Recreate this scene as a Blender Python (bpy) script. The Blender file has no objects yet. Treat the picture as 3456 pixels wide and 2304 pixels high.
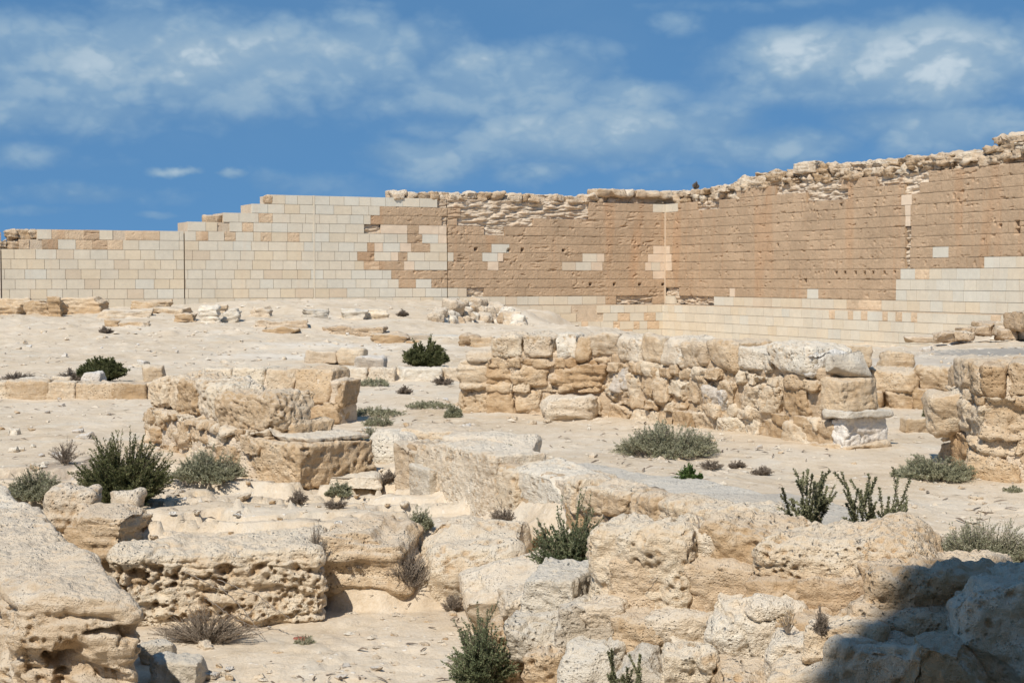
import bpy, math, random
import numpy as np
from mathutils import Vector
R = math.radians
SC = bpy.context.scene
COL = SC.collection
# ------------------------------------------------------------------ camera
CAMZ = 2.4
FPX = 1500.0                                     # focal length in pixels of a 1024 px wide picture
PITCH = math.atan(64.0 / FPX)
cam_d = bpy.data.cameras.new('camera'); cam = bpy.data.objects.new('camera', cam_d); COL.objects.link(cam)
cam.location = (0, 0, CAMZ); cam.rotation_euler = (R(90) - PITCH, 0, 0)
cam_d.sensor_width = 36; cam_d.lens = 36 * FPX / 1024; cam_d.clip_end = 20000; cam_d.clip_start = 0.1
SC.camera = cam
# ------------------------------------------------------------------ light
SUN_EL, SUN_AZ = 50.0, 25.0                      # light travels towards +y, turned SUN_AZ to +x
sun_d = bpy.data.lights.new('sun', 'SUN'); sun = bpy.data.objects.new('sun', sun_d); COL.objects.link(sun)
sun_d.energy = 5.0; sun_d.angle = R(0.53); sun_d.color = (1.0, 0.945, 0.86)
LD = Vector((math.sin(R(SUN_AZ)) * math.cos(R(SUN_EL)), math.cos(R(SUN_AZ)) * math.cos(R(SUN_EL)), -math.sin(R(SUN_EL))))
sun.rotation_euler = LD.to_track_quat('-Z', 'Y').to_euler(); sun.location = (-20, -40, 60)
SC.view_settings.view_transform = 'Standard'; SC.view_settings.look = 'None'
SC.view_settings.exposure = 0.0; SC.view_settings.gamma = 1.0

class NT:
    """tiny node-tree writer"""
    def __init__(s, tree): s.t = tree; s.n = tree.nodes; s.l = tree.links
    def new(s, typ, **kw):
        n = s.n.new(typ)
        for k, v in kw.items():
            setattr(n, k, v)
        return n
    def set(s, sock, v):
        if isinstance(v, bpy.types.NodeSocket): s.l.new(v, sock)
        elif v is not None: sock.default_value = v
    def math(s, op, a, b=None, c=None, clamp=False):
        n = s.new('ShaderNodeMath', operation=op, use_clamp=clamp)
        s.set(n.inputs[0], a); s.set(n.inputs[1], b); s.set(n.inputs[2], c)
        return n.outputs[0]
    def mix(s, f, a, b, mode='MIX'):
        n = s.new('ShaderNodeMix', data_type='RGBA', blend_type=mode)
        s.set(n.inputs[0], f); s.set(n.inputs[6], a); s.set(n.inputs[7], b)
        return n.outputs[2]
    def noise(s, vec, scale, detail=4.0, rough=0.55, dist=0.0):
        n = s.new('ShaderNodeTexNoise'); s.set(n.inputs['Vector'], vec)
        n.inputs['Scale'].default_value = scale; n.inputs['Detail'].default_value = detail
        n.inputs['Roughness'].default_value = rough; n.inputs['Distortion'].default_value = dist
        return n.outputs['Fac']
    def smooth(s, v, a, b, lo=0.0, hi=1.0):
        n = s.new('ShaderNodeMapRange', interpolation_type='SMOOTHSTEP')
        s.set(n.inputs[0], v); s.set(n.inputs[1], a); s.set(n.inputs[2], b); s.set(n.inputs[3], lo); s.set(n.inputs[4], hi)
        return n.outputs[0]
    def ramp(s, f, stops):
        n = s.new('ShaderNodeValToRGB'); s.set(n.inputs[0], f); e = n.color_ramp.elements
        while len(e) < len(stops): e.new(0.5)
        for el, (p, c) in zip(e, stops): el.position = p; el.color = (*c, 1)
        return n.outputs[0]
    def scale(s, vec, k):
        n = s.new('ShaderNodeVectorMath', operation='MULTIPLY'); s.set(n.inputs[0], vec); n.inputs[1].default_value = k
        return n.outputs[0]
    def attr(s, name):
        return s.new('ShaderNodeAttribute', attribute_name=name)

# ------------------------------------------------------------------ world: sky and clouds
W = bpy.data.worlds.new('World'); SC.world = W; W.use_nodes = True
wt = NT(W.node_tree); wt.n.clear()
tc = wt.new('ShaderNodeTexCoord'); DIR = tc.outputs['Generated']
sep = wt.new('ShaderNodeSeparateXYZ'); wt.set(sep.inputs[0], DIR)
dx, dy, dz = sep.outputs
sky = wt.new('ShaderNodeTexSky', sky_type='NISHITA'); sky.sun_disc = False
sky.sun_elevation = R(SUN_EL); sky.sun_rotation = R(180 + SUN_AZ)
sky.air_density = 1.0; sky.dust_density = 0.05; sky.ozone_density = 2.5; sky.altitude = 300
lift = wt.new('ShaderNodeCombineXYZ'); wt.set(lift.inputs[0], dx); wt.set(lift.inputs[1], dy)
wt.set(lift.inputs[2], wt.math('ADD', wt.math('MULTIPLY', wt.math('MAXIMUM', dz, 0.0), 0.75), 0.42))
nrm = wt.new('ShaderNodeVectorMath', operation='NORMALIZE'); wt.set(nrm.inputs[0], lift.outputs[0])
wt.set(sky.inputs[0], nrm.outputs[0])
skycol = wt.mix(1.0, sky.outputs[0], (0.74, 1.08, 1.14, 1), 'MULTIPLY')
az = wt.math('ARCTAN2', dx, dy)
el = wt.math('ARCSINE', dz)
def sky_vec(de):
    c = wt.new('ShaderNodeCombineXYZ'); wt.set(c.inputs[0], az); wt.set(c.inputs[1], wt.math('MULTIPLY', wt.math('ADD', el, de), 1.55)); c.inputs[2].default_value = 3.7
    return c
cv = sky_vec(0.0)
def billow(vec):
    """heaped, rounded noise"""
    r = None
    for sc_, am in ((8.0, 1.0), (19.0, 0.55), (45.0, 0.30), (105.0, 0.14)):
        n = wt.math('MULTIPLY', wt.math('ABSOLUTE', wt.math('SUBTRACT', wt.noise(vec, sc_, 1.0, 0.5, 0.25), 0.5)), 2 * am)
        r = n if r is None else wt.math('ADD', r, n)
    return r
bil = billow(cv.outputs[0]); bil_up = billow(sky_vec(0.010).outputs[0])
n_big = wt.noise(cv.outputs[0], 7.0, 3.0, 0.55, 0.2)
n_fin = wt.noise(cv.outputs[0], 22.0, 4.0, 0.6, 0.2)
def pix_az_el(u, v):
    px, py = u / 2.2969, v / 2.2969
    x = (px - 512) / FPX; yy = (341 - py) / FPX
    d = Vector((x, math.cos(PITCH) + yy * math.sin(PITCH), -math.sin(PITCH) + yy * math.cos(PITCH))).normalized()
    return math.atan2(d.x, d.y), math.asin(d.z)
PX = 1 / (2.2969 * FPX)
CLOUDS = [  # u, v, half width, half height, weight (clouds seen in that direction of the sky)
    (420, 120, 560, 95, 0.85), (60, 90, 170, 90, 0.55), (760, 120, 260, 90, 0.72), (370, 150, 70, 42, 0.75), (120, 255, 430, 45, 0.5), (30, 245, 90, 40, 0.3),
    (1075, 140, 85, 45, 0.85), (1140, 185, 230, 95, 0.72), (1450, 212, 110, 40, 0.7), (900, 245, 120, 30, 0.45), (1110, 245, 160, 26, 0.5),
    (1850, 120, 150, 52, 0.85), (2130, 130, 340, 85, 0.8), (2320, 110, 190, 85, 0.5), (1560, 46, 60, 26, 0.5),
    (1330, 300, 320, 66, 0.75), (985, 358, 120, 40, 0.7), (1250, 390, 110, 26, 0.55), (1790, 335, 150, 46, 0.68), (1000, 300, 150, 30, 0.35), (700, 420, 260, 34, 0.3), (1560, 400, 160, 26, 0.4), (220, 440, 240, 26, 0.34),
    (2180, 285, 260, 52, 0.66), (420, 392, 44, 9, 0.95), (535, 400, 26, 10, 0.7), (60, 345, 90, 30, 0.45), (100, 480, 120, 16, 0.3),
    (360, 490, 60, 10, 0.3), (1400, 110, 80, 40, 0.25), (300, 365, 150, 20, 0.2), (1700, 10, 300, 18, 0.35), (820, 8, 130, 14, 0.3), (1480, 385, 140, 20, 0.3)]
bias = None
wz = wt.math('ADD', az, wt.math('MULTIPLY', wt.math('SUBTRACT', n_big, 0.5), 0.05))
we = wt.math('ADD', el, wt.math('MULTIPLY', wt.math('SUBTRACT', n_fin, 0.5), 0.016))
for (u, v, hw, hh, wgt) in CLOUDS:
    a0, e0 = pix_az_el(u, v)
    qx = wt.math('MULTIPLY', wt.math('SUBTRACT', wz, a0), 1 / (hw * PX))
    qy = wt.math('MULTIPLY', wt.math('SUBTRACT', we, e0), 1 / (hh * PX))
    qu = wt.math('MAXIMUM', qy, 0.0); qd = wt.math('MINIMUM', qy, 0.0)             # crisp top, soft base
    d2 = wt.math('ADD', wt.math('MULTIPLY', qx, qx), wt.math('ADD', wt.math('MULTIPLY', wt.math('MULTIPLY', qu, qu), 1.35), wt.math('MULTIPLY', wt.math('MULTIPLY', qd, qd), 0.7)))
    g = wt.math('MULTIPLY', wt.math('EXPONENT', wt.math('MULTIPLY', d2, -0.62)), wgt)
    bias = g if bias is None else wt.math('MAXIMUM', bias, g)
# clouds in the rest of the sky, outside the picture
outside = wt.math('MAXIMUM', wt.smooth(wt.math('ABSOLUTE', az), 0.38, 0.5), wt.smooth(el, 0.24, 0.34))
bias = wt.math('MAXIMUM', bias, wt.math('MULTIPLY', outside, wt.smooth(wt.noise(cv.outputs[0], 2.2, 3.0), 0.52, 0.72, 0.0, 0.45)))
raw = wt.math('ADD', wt.math('MULTIPLY', bias, 1.45), wt.math('MULTIPLY', wt.math('SUBTRACT', bil, 0.36), 0.62))
raw = wt.math('ADD', raw, wt.math('MULTIPLY', wt.math('SUBTRACT', n_big, 0.5), 0.35))
dens = wt.math('MULTIPLY', wt.smooth(raw, 0.20, 0.82), wt.smooth(bias, 0.03, 0.22))
dens = wt.math('MULTIPLY', dens, wt.smooth(dz, -0.02, 0.04))
lit = wt.smooth(wt.math('SUBTRACT', bil, bil_up), -0.16, 0.22)             # sunlit upper sides of the heaps
tone_ = wt.math('ADD', wt.math('MULTIPLY', wt.smooth(raw, 0.4, 1.5), 0.70), wt.math('MULTIPLY', lit, 0.32))
ccol = wt.ramp(tone_, [(0.0, (1.35, 2.5, 4.0)), (0.35, (1.9, 3.05, 4.35)), (0.65, (2.6, 3.65, 4.65)), (0.95, (4.3, 5.1, 5.7))])
# faint broad variation of the clear air
haze = wt.smooth(wt.noise(cv.outputs[0], 5.0, 2.0), 0.4, 0.75, 0.0, 0.12)
mixed = wt.mix(wt.math('MAXIMUM', wt.math('MULTIPLY', wt.math('POWER', dens, 0.8), 0.93), haze), skycol, ccol)
bg = wt.new('ShaderNodeBackground'); wt.set(bg.inputs[0], mixed); bg.inputs[1].default_value = 0.13
out = wt.new('ShaderNodeOutputWorld'); wt.set(out.inputs[0], bg.outputs[0])

# ------------------------------------------------------------------ helpers: projection
def ray(u, v):
    px, py = u / 2.2969, v / 2.2969
    x = (px - 512) / FPX; y = (341 - py) / FPX
    return np.array([x, math.cos(PITCH) + y * math.sin(PITCH), -math.sin(PITCH) + y * math.cos(PITCH)])
def at_y(u, v, Y):
    d = ray(u, v); t = Y / d[1]
    return np.array([0, 0, CAMZ]) + d * t
def at_z(u, v, z):
    d = ray(u, v); t = (z - CAMZ) / d[2]
    return np.array([0, 0, CAMZ]) + d * t
def pxm(Y): return Y / (2.2969 * FPX)            # metres per measuring unit at depth Y

# ------------------------------------------------------------------ helpers: noise
_g = np.random.RandomState(5); GR = _g.normal(size=(512, 3)); GR /= np.linalg.norm(GR, axis=1)[:, None]
def _h(i, j, k, s=0):
    h = (i.astype(np.int64) * 374761393 + j.astype(np.int64) * 668265263 + k.astype(np.int64) * 2147483647 + s * 144665) & 0xffffffff
    h = ((h ^ (h >> 13)) * 1274126177) & 0xffffffff
    return (h ^ (h >> 16)) & 0xffffffff
def pnoise(p, s=0):
    p = np.asarray(p, float); i = np.floor(p).astype(np.int64); f = p - i; w = f * f * f * (f * (f * 6 - 15) + 10)
    r = 0
    for a in (0, 1):
        for b in (0, 1):
            for c in (0, 1):
                g = GR[_h(i[:, 0] + a, i[:, 1] + b, i[:, 2] + c, s) % 512]
                d = g[:, 0] * (f[:, 0] - a) + g[:, 1] * (f[:, 1] - b) + g[:, 2] * (f[:, 2] - c)
                wt_ = (w[:, 0] if a else 1 - w[:, 0]) * (w[:, 1] if b else 1 - w[:, 1]) * (w[:, 2] if c else 1 - w[:, 2])
                r = r + d * wt_
    return r * 1.6
def fbm(p, o=3, s=0, g=0.5):
    p = np.asarray(p, float); r = 0; a = 1.0
    for k in range(o):
        r = r + a * pnoise(p * (2.03 ** k) + 17.3 * k, s + k); a *= g
    return r
def worley(p, s=0):
    p = np.asarray(p, float); i = np.floor(p).astype(np.int64); best = np.full(len(p), 9.0)
    for a in (-1, 0, 1):
        for b in (-1, 0, 1):
            for c in (-1, 0, 1):
                ci = i + (a, b, c); h = _h(ci[:, 0], ci[:, 1], ci[:, 2], s)
                q = np.stack([(h & 1023) / 1023., ((h >> 10) & 1023) / 1023., ((h >> 20) & 1023) / 1023.], 1)
                best = np.minimum(best, ((ci + q - p) ** 2).sum(1))
    return np.sqrt(best)
def sstep(x, a, b):
    t = np.clip((x - a) / (b - a), 0, 1); return t * t * (3 - 2 * t)

# ------------------------------------------------------------------ helpers: objects
def tag(o, label=None, cat=None, group=None, kind=None):
    if label: o['label'] = label
    if cat: o['category'] = cat
    if group: o['group'] = group
    if kind: o['kind'] = kind
    return o
def thing(name, label, cat, loc, group=None):
    o = bpy.data.objects.new(name, None); COL.objects.link(o); o.location = [float(c) for c in loc]
    o.empty_display_size = 0.2
    return tag(o, label, cat, group)
class MB:
    """collects vertices (world space), quads/triangles and vertex attributes, then links ONE mesh object"""
    def __init__(s): s.V = []; s.F = []; s.A = {}; s.n = 0
    def add(s, V, F, **attrs):
        V = np.asarray(V, float); F = np.asarray(F, int)
        if F.shape[1] == 3: F = np.concatenate([F, -np.ones((len(F), 1), int) - s.n], 1)
        s.V.append(V); s.F.append(F + s.n)
        for k, v in attrs.items():
            v = np.asarray(v, float)
            if v.ndim == 0: v = np.full(len(V), float(v))
            elif v.ndim == 1 and len(v) == 3 and len(V) != 3: v = np.tile(v, (len(V), 1))
            s.A.setdefault(k, []).append(v)
        s.n += len(V)
    def build(s, name, mat, parent=None, loc=None, smooth=True):
        V = np.concatenate(s.V); F = np.concatenate(s.F)
        off = np.array(parent.location if parent is not None else (loc if loc is not None else (0, 0, 0)), float)
        if parent is not None and parent.parent is not None: off = off + np.array(parent.parent.location)
        V = V - off
        me = bpy.data.meshes.new(name)
        tri = F[:, 3] < 0; tot = np.where(tri, 3, 4); start = np.concatenate([[0], np.cumsum(tot)[:-1]])
        keep = np.ones(F.shape, bool); keep[tri, 3] = False
        loops = F[keep]
        me.vertices.add(len(V)); me.vertices.foreach_set('co', V.astype(np.float32).ravel())
        me.loops.add(len(loops)); me.loops.foreach_set('vertex_index', loops.astype(np.int32))
        me.polygons.add(len(F)); me.polygons.foreach_set('loop_start', start.astype(np.int32)); me.polygons.foreach_set('loop_total', tot.astype(np.int32))
        me.polygons.foreach_set('use_smooth', np.full(len(F), bool(smooth)))
        for k, l in s.A.items():
            a = np.concatenate(l)
            if a.ndim == 1:
                at = me.attributes.new(k, 'FLOAT', 'POINT'); at.data.foreach_set('value', a.astype(np.float32))
            else:
                at = me.attributes.new(k, 'FLOAT_COLOR', 'POINT')
                at.data.foreach_set('color', np.concatenate([a, np.ones((len(a), 1))], 1).astype(np.float32).ravel())
        me.update(calc_edges=True); me.validate()
        me.materials.append(mat)
        o = bpy.data.objects.new(name, me); COL.objects.link(o)
        if parent is not None: o.parent = parent
        elif loc is not None: o.location = [float(c) for c in loc]
        return o

# ------------------------------------------------------------------ materials
def new_mat(name):
    m = bpy.data.materials.new(name); m.use_nodes = True; t = NT(m.node_tree); t.n.clear()
    b = t.new('ShaderNodeBsdfPrincipled'); o = t.new('ShaderNodeOutputMaterial'); t.l.new(b.outputs[0], o.inputs[0])
    b.inputs['Roughness'].default_value = 0.95; b.inputs['Specular IOR Level'].default_value = 0.12
    g = t.new('ShaderNodeNewGeometry')
    return m, t, b, g
def rock_mat(name, c1, c2, c3, grey=(0.68, 0.60, 0.485), greyamt=0.45, fine=1.0, bump=1.0, ochre=(0.54, 0.38, 0.225), chalk=0.25):
    """weathered limestone: mottled tone, bleached grey crust on upward faces, ochre inside pits, chalky flecks"""
    m, t, b, g = new_mat(name); P = g.outputs['Position']
    n1 = t.noise(P, 0.9 * fine, 5, 0.6, 0.6); n2 = t.noise(P, 5.5 * fine, 5, 0.65, 0.3); n3 = t.noise(P, 26 * fine, 4, 0.7)
    tone = t.attr('tone').outputs['Fac']
    f = t.math('ADD', t.math('MULTIPLY', n1, 0.55), t.math('MULTIPLY', n2, 0.4))
    f = t.math('ADD', f, t.math('MULTIPLY', t.math('SUBTRACT', tone, 0.5), 0.34))
    bd = t.noise(t.scale(P, (1.1, 1.1, 8.5)), 2.4 * fine, 4, 0.62, 0.3)                        # bedding of the stone
    f = t.math('ADD', f, t.math('MULTIPLY', t.math('SUBTRACT', bd, 0.5), 0.22))
    f = t.math('ADD', f, t.math('MULTIPLY', t.math('SUBTRACT', n3, 0.5), 0.30))
    col = t.ramp(f, [(0.28, c1), (0.48, c2), (0.68, c3)])
    pit = t.attr('pit').outputs['Fac']
    col = t.mix(t.math('MULTIPLY', pit, 0.8, clamp=True), col, (*ochre, 1))
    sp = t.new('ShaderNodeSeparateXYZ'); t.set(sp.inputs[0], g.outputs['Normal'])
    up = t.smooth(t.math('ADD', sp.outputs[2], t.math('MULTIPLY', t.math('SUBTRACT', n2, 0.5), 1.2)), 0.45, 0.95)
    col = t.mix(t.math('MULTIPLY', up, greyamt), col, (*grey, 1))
    ck = t.smooth(t.noise(P, 2.1 * fine, 5, 0.7, 1.0), 0.62, 0.72)
    col = t.mix(t.math('MULTIPLY', ck, chalk), col, (0.72, 0.67, 0.58, 1))
    sp2 = t.smooth(t.noise(P, 60 * fine, 3, 0.7), 0.58, 0.72)                # dark lichen specks
    col = t.mix(t.math('MULTIPLY', sp2, 0.15), col, (0.24, 0.20, 0.15, 1))
    t.set(b.inputs['Base Color'], col)
    hgt = t.math('ADD', t.math('MULTIPLY', n2, 0.85), t.math('MULTIPLY', n3, 0.40))
    hgt = t.math('ADD', hgt, t.math('MULTIPLY', bd, 0.45))
    vo = t.new('ShaderNodeTexVoronoi'); t.set(vo.inputs['Vector'], P); vo.inputs['Scale'].default_value = 22 * fine
    pm = t.math('MULTIPLY', t.smooth(vo.outputs['Distance'], 0.0, 0.38, -0.6, 0.0), t.smooth(n1, 0.42, 0.62))
    hgt = t.math('ADD', hgt, pm)
    vo2 = t.new('ShaderNodeTexVoronoi'); t.set(vo2.inputs['Vector'], P); vo2.inputs['Scale'].default_value = 48 * fine
    hgt = t.math('ADD', hgt, t.math('MULTIPLY', t.smooth(vo2.outputs['Distance'], 0.0, 0.34, -0.35, 0.0), t.smooth(n2, 0.45, 0.6)))
    hgt = t.math('ADD', hgt, t.math('MULTIPLY', t.noise(P, 90 * fine, 3, 0.7), 0.30))
    bp = t.new('ShaderNodeBump'); bp.inputs['Strength'].default_value = 1.0; bp.inputs['Distance'].default_value = 0.055 * bump / fine
    t.set(bp.inputs['Height'], hgt); t.set(b.inputs['Normal'], bp.outputs[0])
    return m
def block_mat(name, streak=0.25, rough=1.0, bumpd=0.02):
    """masonry facing: each block's own stone colour (attribute), mottling and rain stains"""
    m, t, b, g = new_mat(name); P = g.outputs['Position']
    col = t.attr('tint').outputs['Color']
    n1 = t.noise(P, 0.6, 5, 0.6, 0.5); n2 = t.noise(P, 4.0, 5, 0.68); n3 = t.noise(P, 16, 3, 0.7)
    f = t.math('ADD', t.math('MULTIPLY', n1, 0.45), t.math('ADD', t.math('MULTIPLY', n2, 0.4), t.math('MULTIPLY', n3, 0.25)))
    k = t.smooth(f, 0.3, 0.8, 1.0 - 0.2 * rough, 1.0 + 0.17 * rough)
    cb = t.new('ShaderNodeCombineXYZ')
    for i in range(3): t.set(cb.inputs[i], k)
    col = t.mix(1.0, col, cb.outputs[0], 'MULTIPLY')
    st = t.noise(t.scale(P, (1.7, 1.7, 0.10)), 1.0, 4, 0.6)
    col = t.mix(t.math('MULTIPLY', t.smooth(st, 0.55, 0.70), streak), col, (0.50, 0.30, 0.17, 1))
    t.set(b.inputs['Base Color'], col)
    bp = t.new('ShaderNodeBump'); bp.inputs['Strength'].default_value = 0.8; bp.inputs['Distance'].default_value = bumpd
    t.set(bp.inputs['Height'], t.math('ADD', n2, t.math('MULTIPLY', n3, 0.6))); t.set(b.inputs['Normal'], bp.outputs[0])
    return m
def leaf_mat(name, c1, c2, c3=None):
    m, t, b, g = new_mat(name)
    tone = t.attr('tone').outputs['Fac']
    col = t.ramp(tone, [(0.0, c1), (0.75, c2), (1.0, c3 or c2)])
    t.set(b.inputs['Base Color'], col); b.inputs['Roughness'].default_value = 0.75
    tr = t.new('ShaderNodeBsdfTranslucent'); t.set(tr.inputs[0], col)
    mx = t.new('ShaderNodeMixShader'); mx.inputs[0].default_value = 0.25
    o = [n for n in t.n if n.type == 'OUTPUT_MATERIAL'][0]
    t.l.new(b.outputs[0], mx.inputs[1]); t.l.new(tr.outputs[0], mx.inputs[2]); t.l.new(mx.outputs[0], o.inputs[0])
    return m
def plain_mat(name, c, rough=0.8):
    m, t, b, g = new_mat(name); n = t.noise(g.outputs['Position'], 14, 4)
    t.set(b.inputs['Base Color'], t.mix(n, tuple(x * 0.75 for x in c) + (1,), tuple(min(1, x * 1.15) for x in c) + (1,)))
    b.inputs['Roughness'].default_value = rough
    return m
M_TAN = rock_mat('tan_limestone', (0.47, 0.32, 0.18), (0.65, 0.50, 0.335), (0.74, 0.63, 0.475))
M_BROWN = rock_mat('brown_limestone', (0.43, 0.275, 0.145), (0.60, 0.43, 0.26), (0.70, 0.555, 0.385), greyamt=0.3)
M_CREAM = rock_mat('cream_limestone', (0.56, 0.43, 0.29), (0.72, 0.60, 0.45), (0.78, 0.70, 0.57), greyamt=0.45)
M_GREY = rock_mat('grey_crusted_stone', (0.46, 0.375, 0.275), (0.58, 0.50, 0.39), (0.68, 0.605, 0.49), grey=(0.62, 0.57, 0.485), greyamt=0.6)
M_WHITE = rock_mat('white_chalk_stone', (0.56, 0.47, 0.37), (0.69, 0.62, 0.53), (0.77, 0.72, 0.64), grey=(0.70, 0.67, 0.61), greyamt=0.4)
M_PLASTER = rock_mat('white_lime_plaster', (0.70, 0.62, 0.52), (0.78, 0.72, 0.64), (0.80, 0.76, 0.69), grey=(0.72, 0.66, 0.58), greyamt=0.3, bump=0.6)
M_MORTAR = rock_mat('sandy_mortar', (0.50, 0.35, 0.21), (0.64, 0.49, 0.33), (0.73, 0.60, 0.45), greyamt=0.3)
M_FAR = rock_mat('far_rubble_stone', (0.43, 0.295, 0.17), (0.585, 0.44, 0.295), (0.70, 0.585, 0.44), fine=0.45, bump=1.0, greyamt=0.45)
M_RESTORED = block_mat('restored_block_facing', 0.10, 0.55, 0.008)
M_WEATHERED = block_mat('weathered_block_facing', 0.30, 1.15, 0.05)
M_CORE = block_mat('wall_core', 0.15, 1.0, 0.05)
L_DARK = leaf_mat('dark_green_leaf', (0.062, 0.070, 0.027), (0.17, 0.175, 0.075), (0.28, 0.265, 0.13))
L_GREEN = leaf_mat('blue_green_leaf', (0.105, 0.128, 0.066), (0.22, 0.245, 0.13), (0.33, 0.34, 0.20))
L_GREY = leaf_mat('grey_green_leaf', (0.18, 0.175, 0.105), (0.37, 0.365, 0.235), (0.53, 0.50, 0.36))
L_DRY = leaf_mat('dry_leaf', (0.15, 0.115, 0.085), (0.27, 0.215, 0.165), (0.38, 0.315, 0.245))
L_FRESH = leaf_mat('fresh_green_leaf', (0.045, 0.08, 0.02), (0.10, 0.155, 0.045), (0.16, 0.21, 0.07))
L_OLIVE = leaf_mat('olive_leaf', (0.11, 0.105, 0.055), (0.26, 0.26, 0.145), (0.38, 0.365, 0.23))
L_STRAW = leaf_mat('straw_leaf', (0.42, 0.29, 0.15), (0.58, 0.43, 0.24), (0.66, 0.52, 0.33))
M_STEM = plain_mat('woody_stem', (0.26, 0.20, 0.15))
M_DRYSTEM = plain_mat('dry_twig', (0.30, 0.245, 0.19))

# ------------------------------------------------------------------ rock generator
def box_grid(nx, ny, nz):
    """unit box [-1,1]^3 surface grid with merged vertices"""
    Vs, Fs, n = [], [], 0
    for ax, (na, nb) in ((0, (ny, nz)), (1, (nz, nx)), (2, (nx, ny))):
        a = np.linspace(-1, 1, na + 1); b = np.linspace(-1, 1, nb + 1)
        A, B = np.meshgrid(a, b, indexing='ij')
        ii = np.arange((na + 1) * (nb + 1)).reshape(na + 1, nb + 1)
        q = np.stack([ii[:-1, :-1], ii[1:, :-1], ii[1:, 1:], ii[:-1, 1:]], -1).reshape(-1, 4)
        for sgn in (1, -1):
            P = np.zeros((A.size, 3)); P[:, ax] = sgn; P[:, (ax + 1) % 3] = A.ravel(); P[:, (ax + 2) % 3] = B.ravel()
            Vs.append(P); Fs.append((q if sgn > 0 else q[:, ::-1]) + n); n += len(P)
    V = np.concatenate(Vs); F = np.concatenate(Fs)
    key = np.round(V * 1e5).astype(np.int64)
    _, idx, inv = np.unique(key, axis=0, return_index=True, return_inverse=True)
    return V[idx], inv.reshape(-1)[F]
def vnormals(V, F):
    n = np.cross(V[F[:, 2]] - V[F[:, 0]], V[F[:, 3]] - V[F[:, 1]])
    N = np.zeros_like(V)
    for k in range(4): np.add.at(N, F[:, k], n)
    return N / np.maximum(np.linalg.norm(N, axis=1), 1e-12)[:, None]
def rock(c, size, rz=0.0, res=0.04, seed=0, rnd=0.3, warp=0.10, cuts=0, amp=0.05, freq=2.0, fine=0.016, pit=0.0, pitsz=0.07, pitlo=-0.1,
         strata=0.0, tilt=(0, 0), cut=(0.72, 0.98), pitfade=None, crack=0.02, slots=0.0, pit2=0.0, pit2sz=0.2, pit2lo=0.05):
    """one stone: rounded, skewed, chipped box with worn and pitted faces. c = centre of its base"""
    rg = np.random.RandomState(seed)
    sx, sy, sz = size; h = np.array([sx, sy, sz]) / 2
    nx, ny, nz = (max(3, int(math.ceil(a / res))) for a in size)
    V, F = box_grid(nx, ny, nz)
    p = V * h; r = rnd * h.min(); q = np.clip(p, -(h - r), h - r); d = p - q; L = np.linalg.norm(d, axis=1)[:, None]
    p = q + d / np.maximum(L, 1e-9) * r
    t = (p / h + 1) / 2; off = rg.uniform(-1, 1, (2, 2, 2, 3)) * h * warp * 2
    w = 0
    for a in (0, 1):
        for b in (0, 1):
            for k in (0, 1):
                w = w + ((t[:, 0] if a else 1 - t[:, 0]) * (t[:, 1] if b else 1 - t[:, 1]) * (t[:, 2] if k else 1 - t[:, 2]))[:, None] * off[a, b, k]
    p = p + w
    for _ in range(cuts):
        n = rg.normal(size=3); n /= np.linalg.norm(n); ext = np.abs(n * h).sum() * rg.uniform(*cut) * 0.8
        e = p @ n - ext; p = p - np.maximum(e, 0)[:, None] * n * 0.93
    N = vnormals(p, F)
    so = rg.uniform(-50, 50, 3)
    dsp = amp * fbm(p * freq + so, 3) + fine * fbm(p * freq * 5.5 + so, 3)
    pitv = np.zeros(len(p))
    cn = np.abs(fbm(p * (1.1 + 0.5 * freq) * 0.8 + so + 9, 3)); dsp = dsp - crack * sstep(0.07 - cn, 0, 0.06) * sstep(pnoise(p * 1.7 - so), -0.1, 0.3)
    if slots:
        sl = sstep(fbm(p * (2.2, 2.2, 7.0) + so * 2, 3), 0.12, 0.50)
        if pitfade is not None: sl = sl * pitfade(p / h)
        dsp = dsp - slots * sl; pitv = np.maximum(pitv, sl * 0.8)
    if strata: dsp = dsp + strata * fbm(np.stack([p[:, 0] * 1.2, p[:, 1] * 1.2, p[:, 2] * 11], 1) + so, 3)
    if pit:
        wv = worley((p + 0.02 * np.stack([pnoise(p * 14 + so), pnoise(p * 14 - so), pnoise(p * 14 + 7)], 1)) / pitsz + so)
        mk = sstep(fbm(p * 3.0 + so, 2), pitlo, pitlo + 0.35)
        if pitfade is not None: mk = mk * pitfade(p / h)
        hole = sstep(0.52 - wv, 0.0, 0.30) * mk
        dsp = dsp - pit * hole; pitv = np.clip(hole * 1.1, 0, 1)
    if pit2:
        wp = p + 0.06 * np.stack([fbm(p * 5 + so, 2), fbm(p * 5 - so, 2), fbm(p * 5 + 7, 2)], 1)
        mk = sstep(fbm(p * 1.6 - so, 2), pit2lo, pit2lo + 0.2)
        if pitfade is not None: mk = mk * pitfade(p / h)
        hole = sstep(0.50 - worley(wp / (pit2sz * np.array([1.25, 1.25, 0.8])) - so), 0.0, 0.22) * mk
        dsp = dsp - pit2 * hole; pitv = np.maximum(pitv, hole)
    p = p + N * dsp[:, None]
    if tilt[0] or tilt[1]:
        ca, sa = math.cos(tilt[0]), math.sin(tilt[0]); p = p @ np.array([[1, 0, 0], [0, ca, sa], [0, -sa, ca]])
        cb, sb = math.cos(tilt[1]), math.sin(tilt[1]); p = p @ np.array([[cb, 0, -sb], [0, 1, 0], [sb, 0, cb]])
    cz, s_ = math.cos(rz), math.sin(rz); p = p @ np.array([[cz, s_, 0], [-s_, cz, 0], [0, 0, 1]])
    p = p + np.array([c[0], c[1], c[2] + sz / 2])
    return p, F, dict(tone=np.full(len(p), rg.uniform(0, 1)), pit=pitv)
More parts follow.
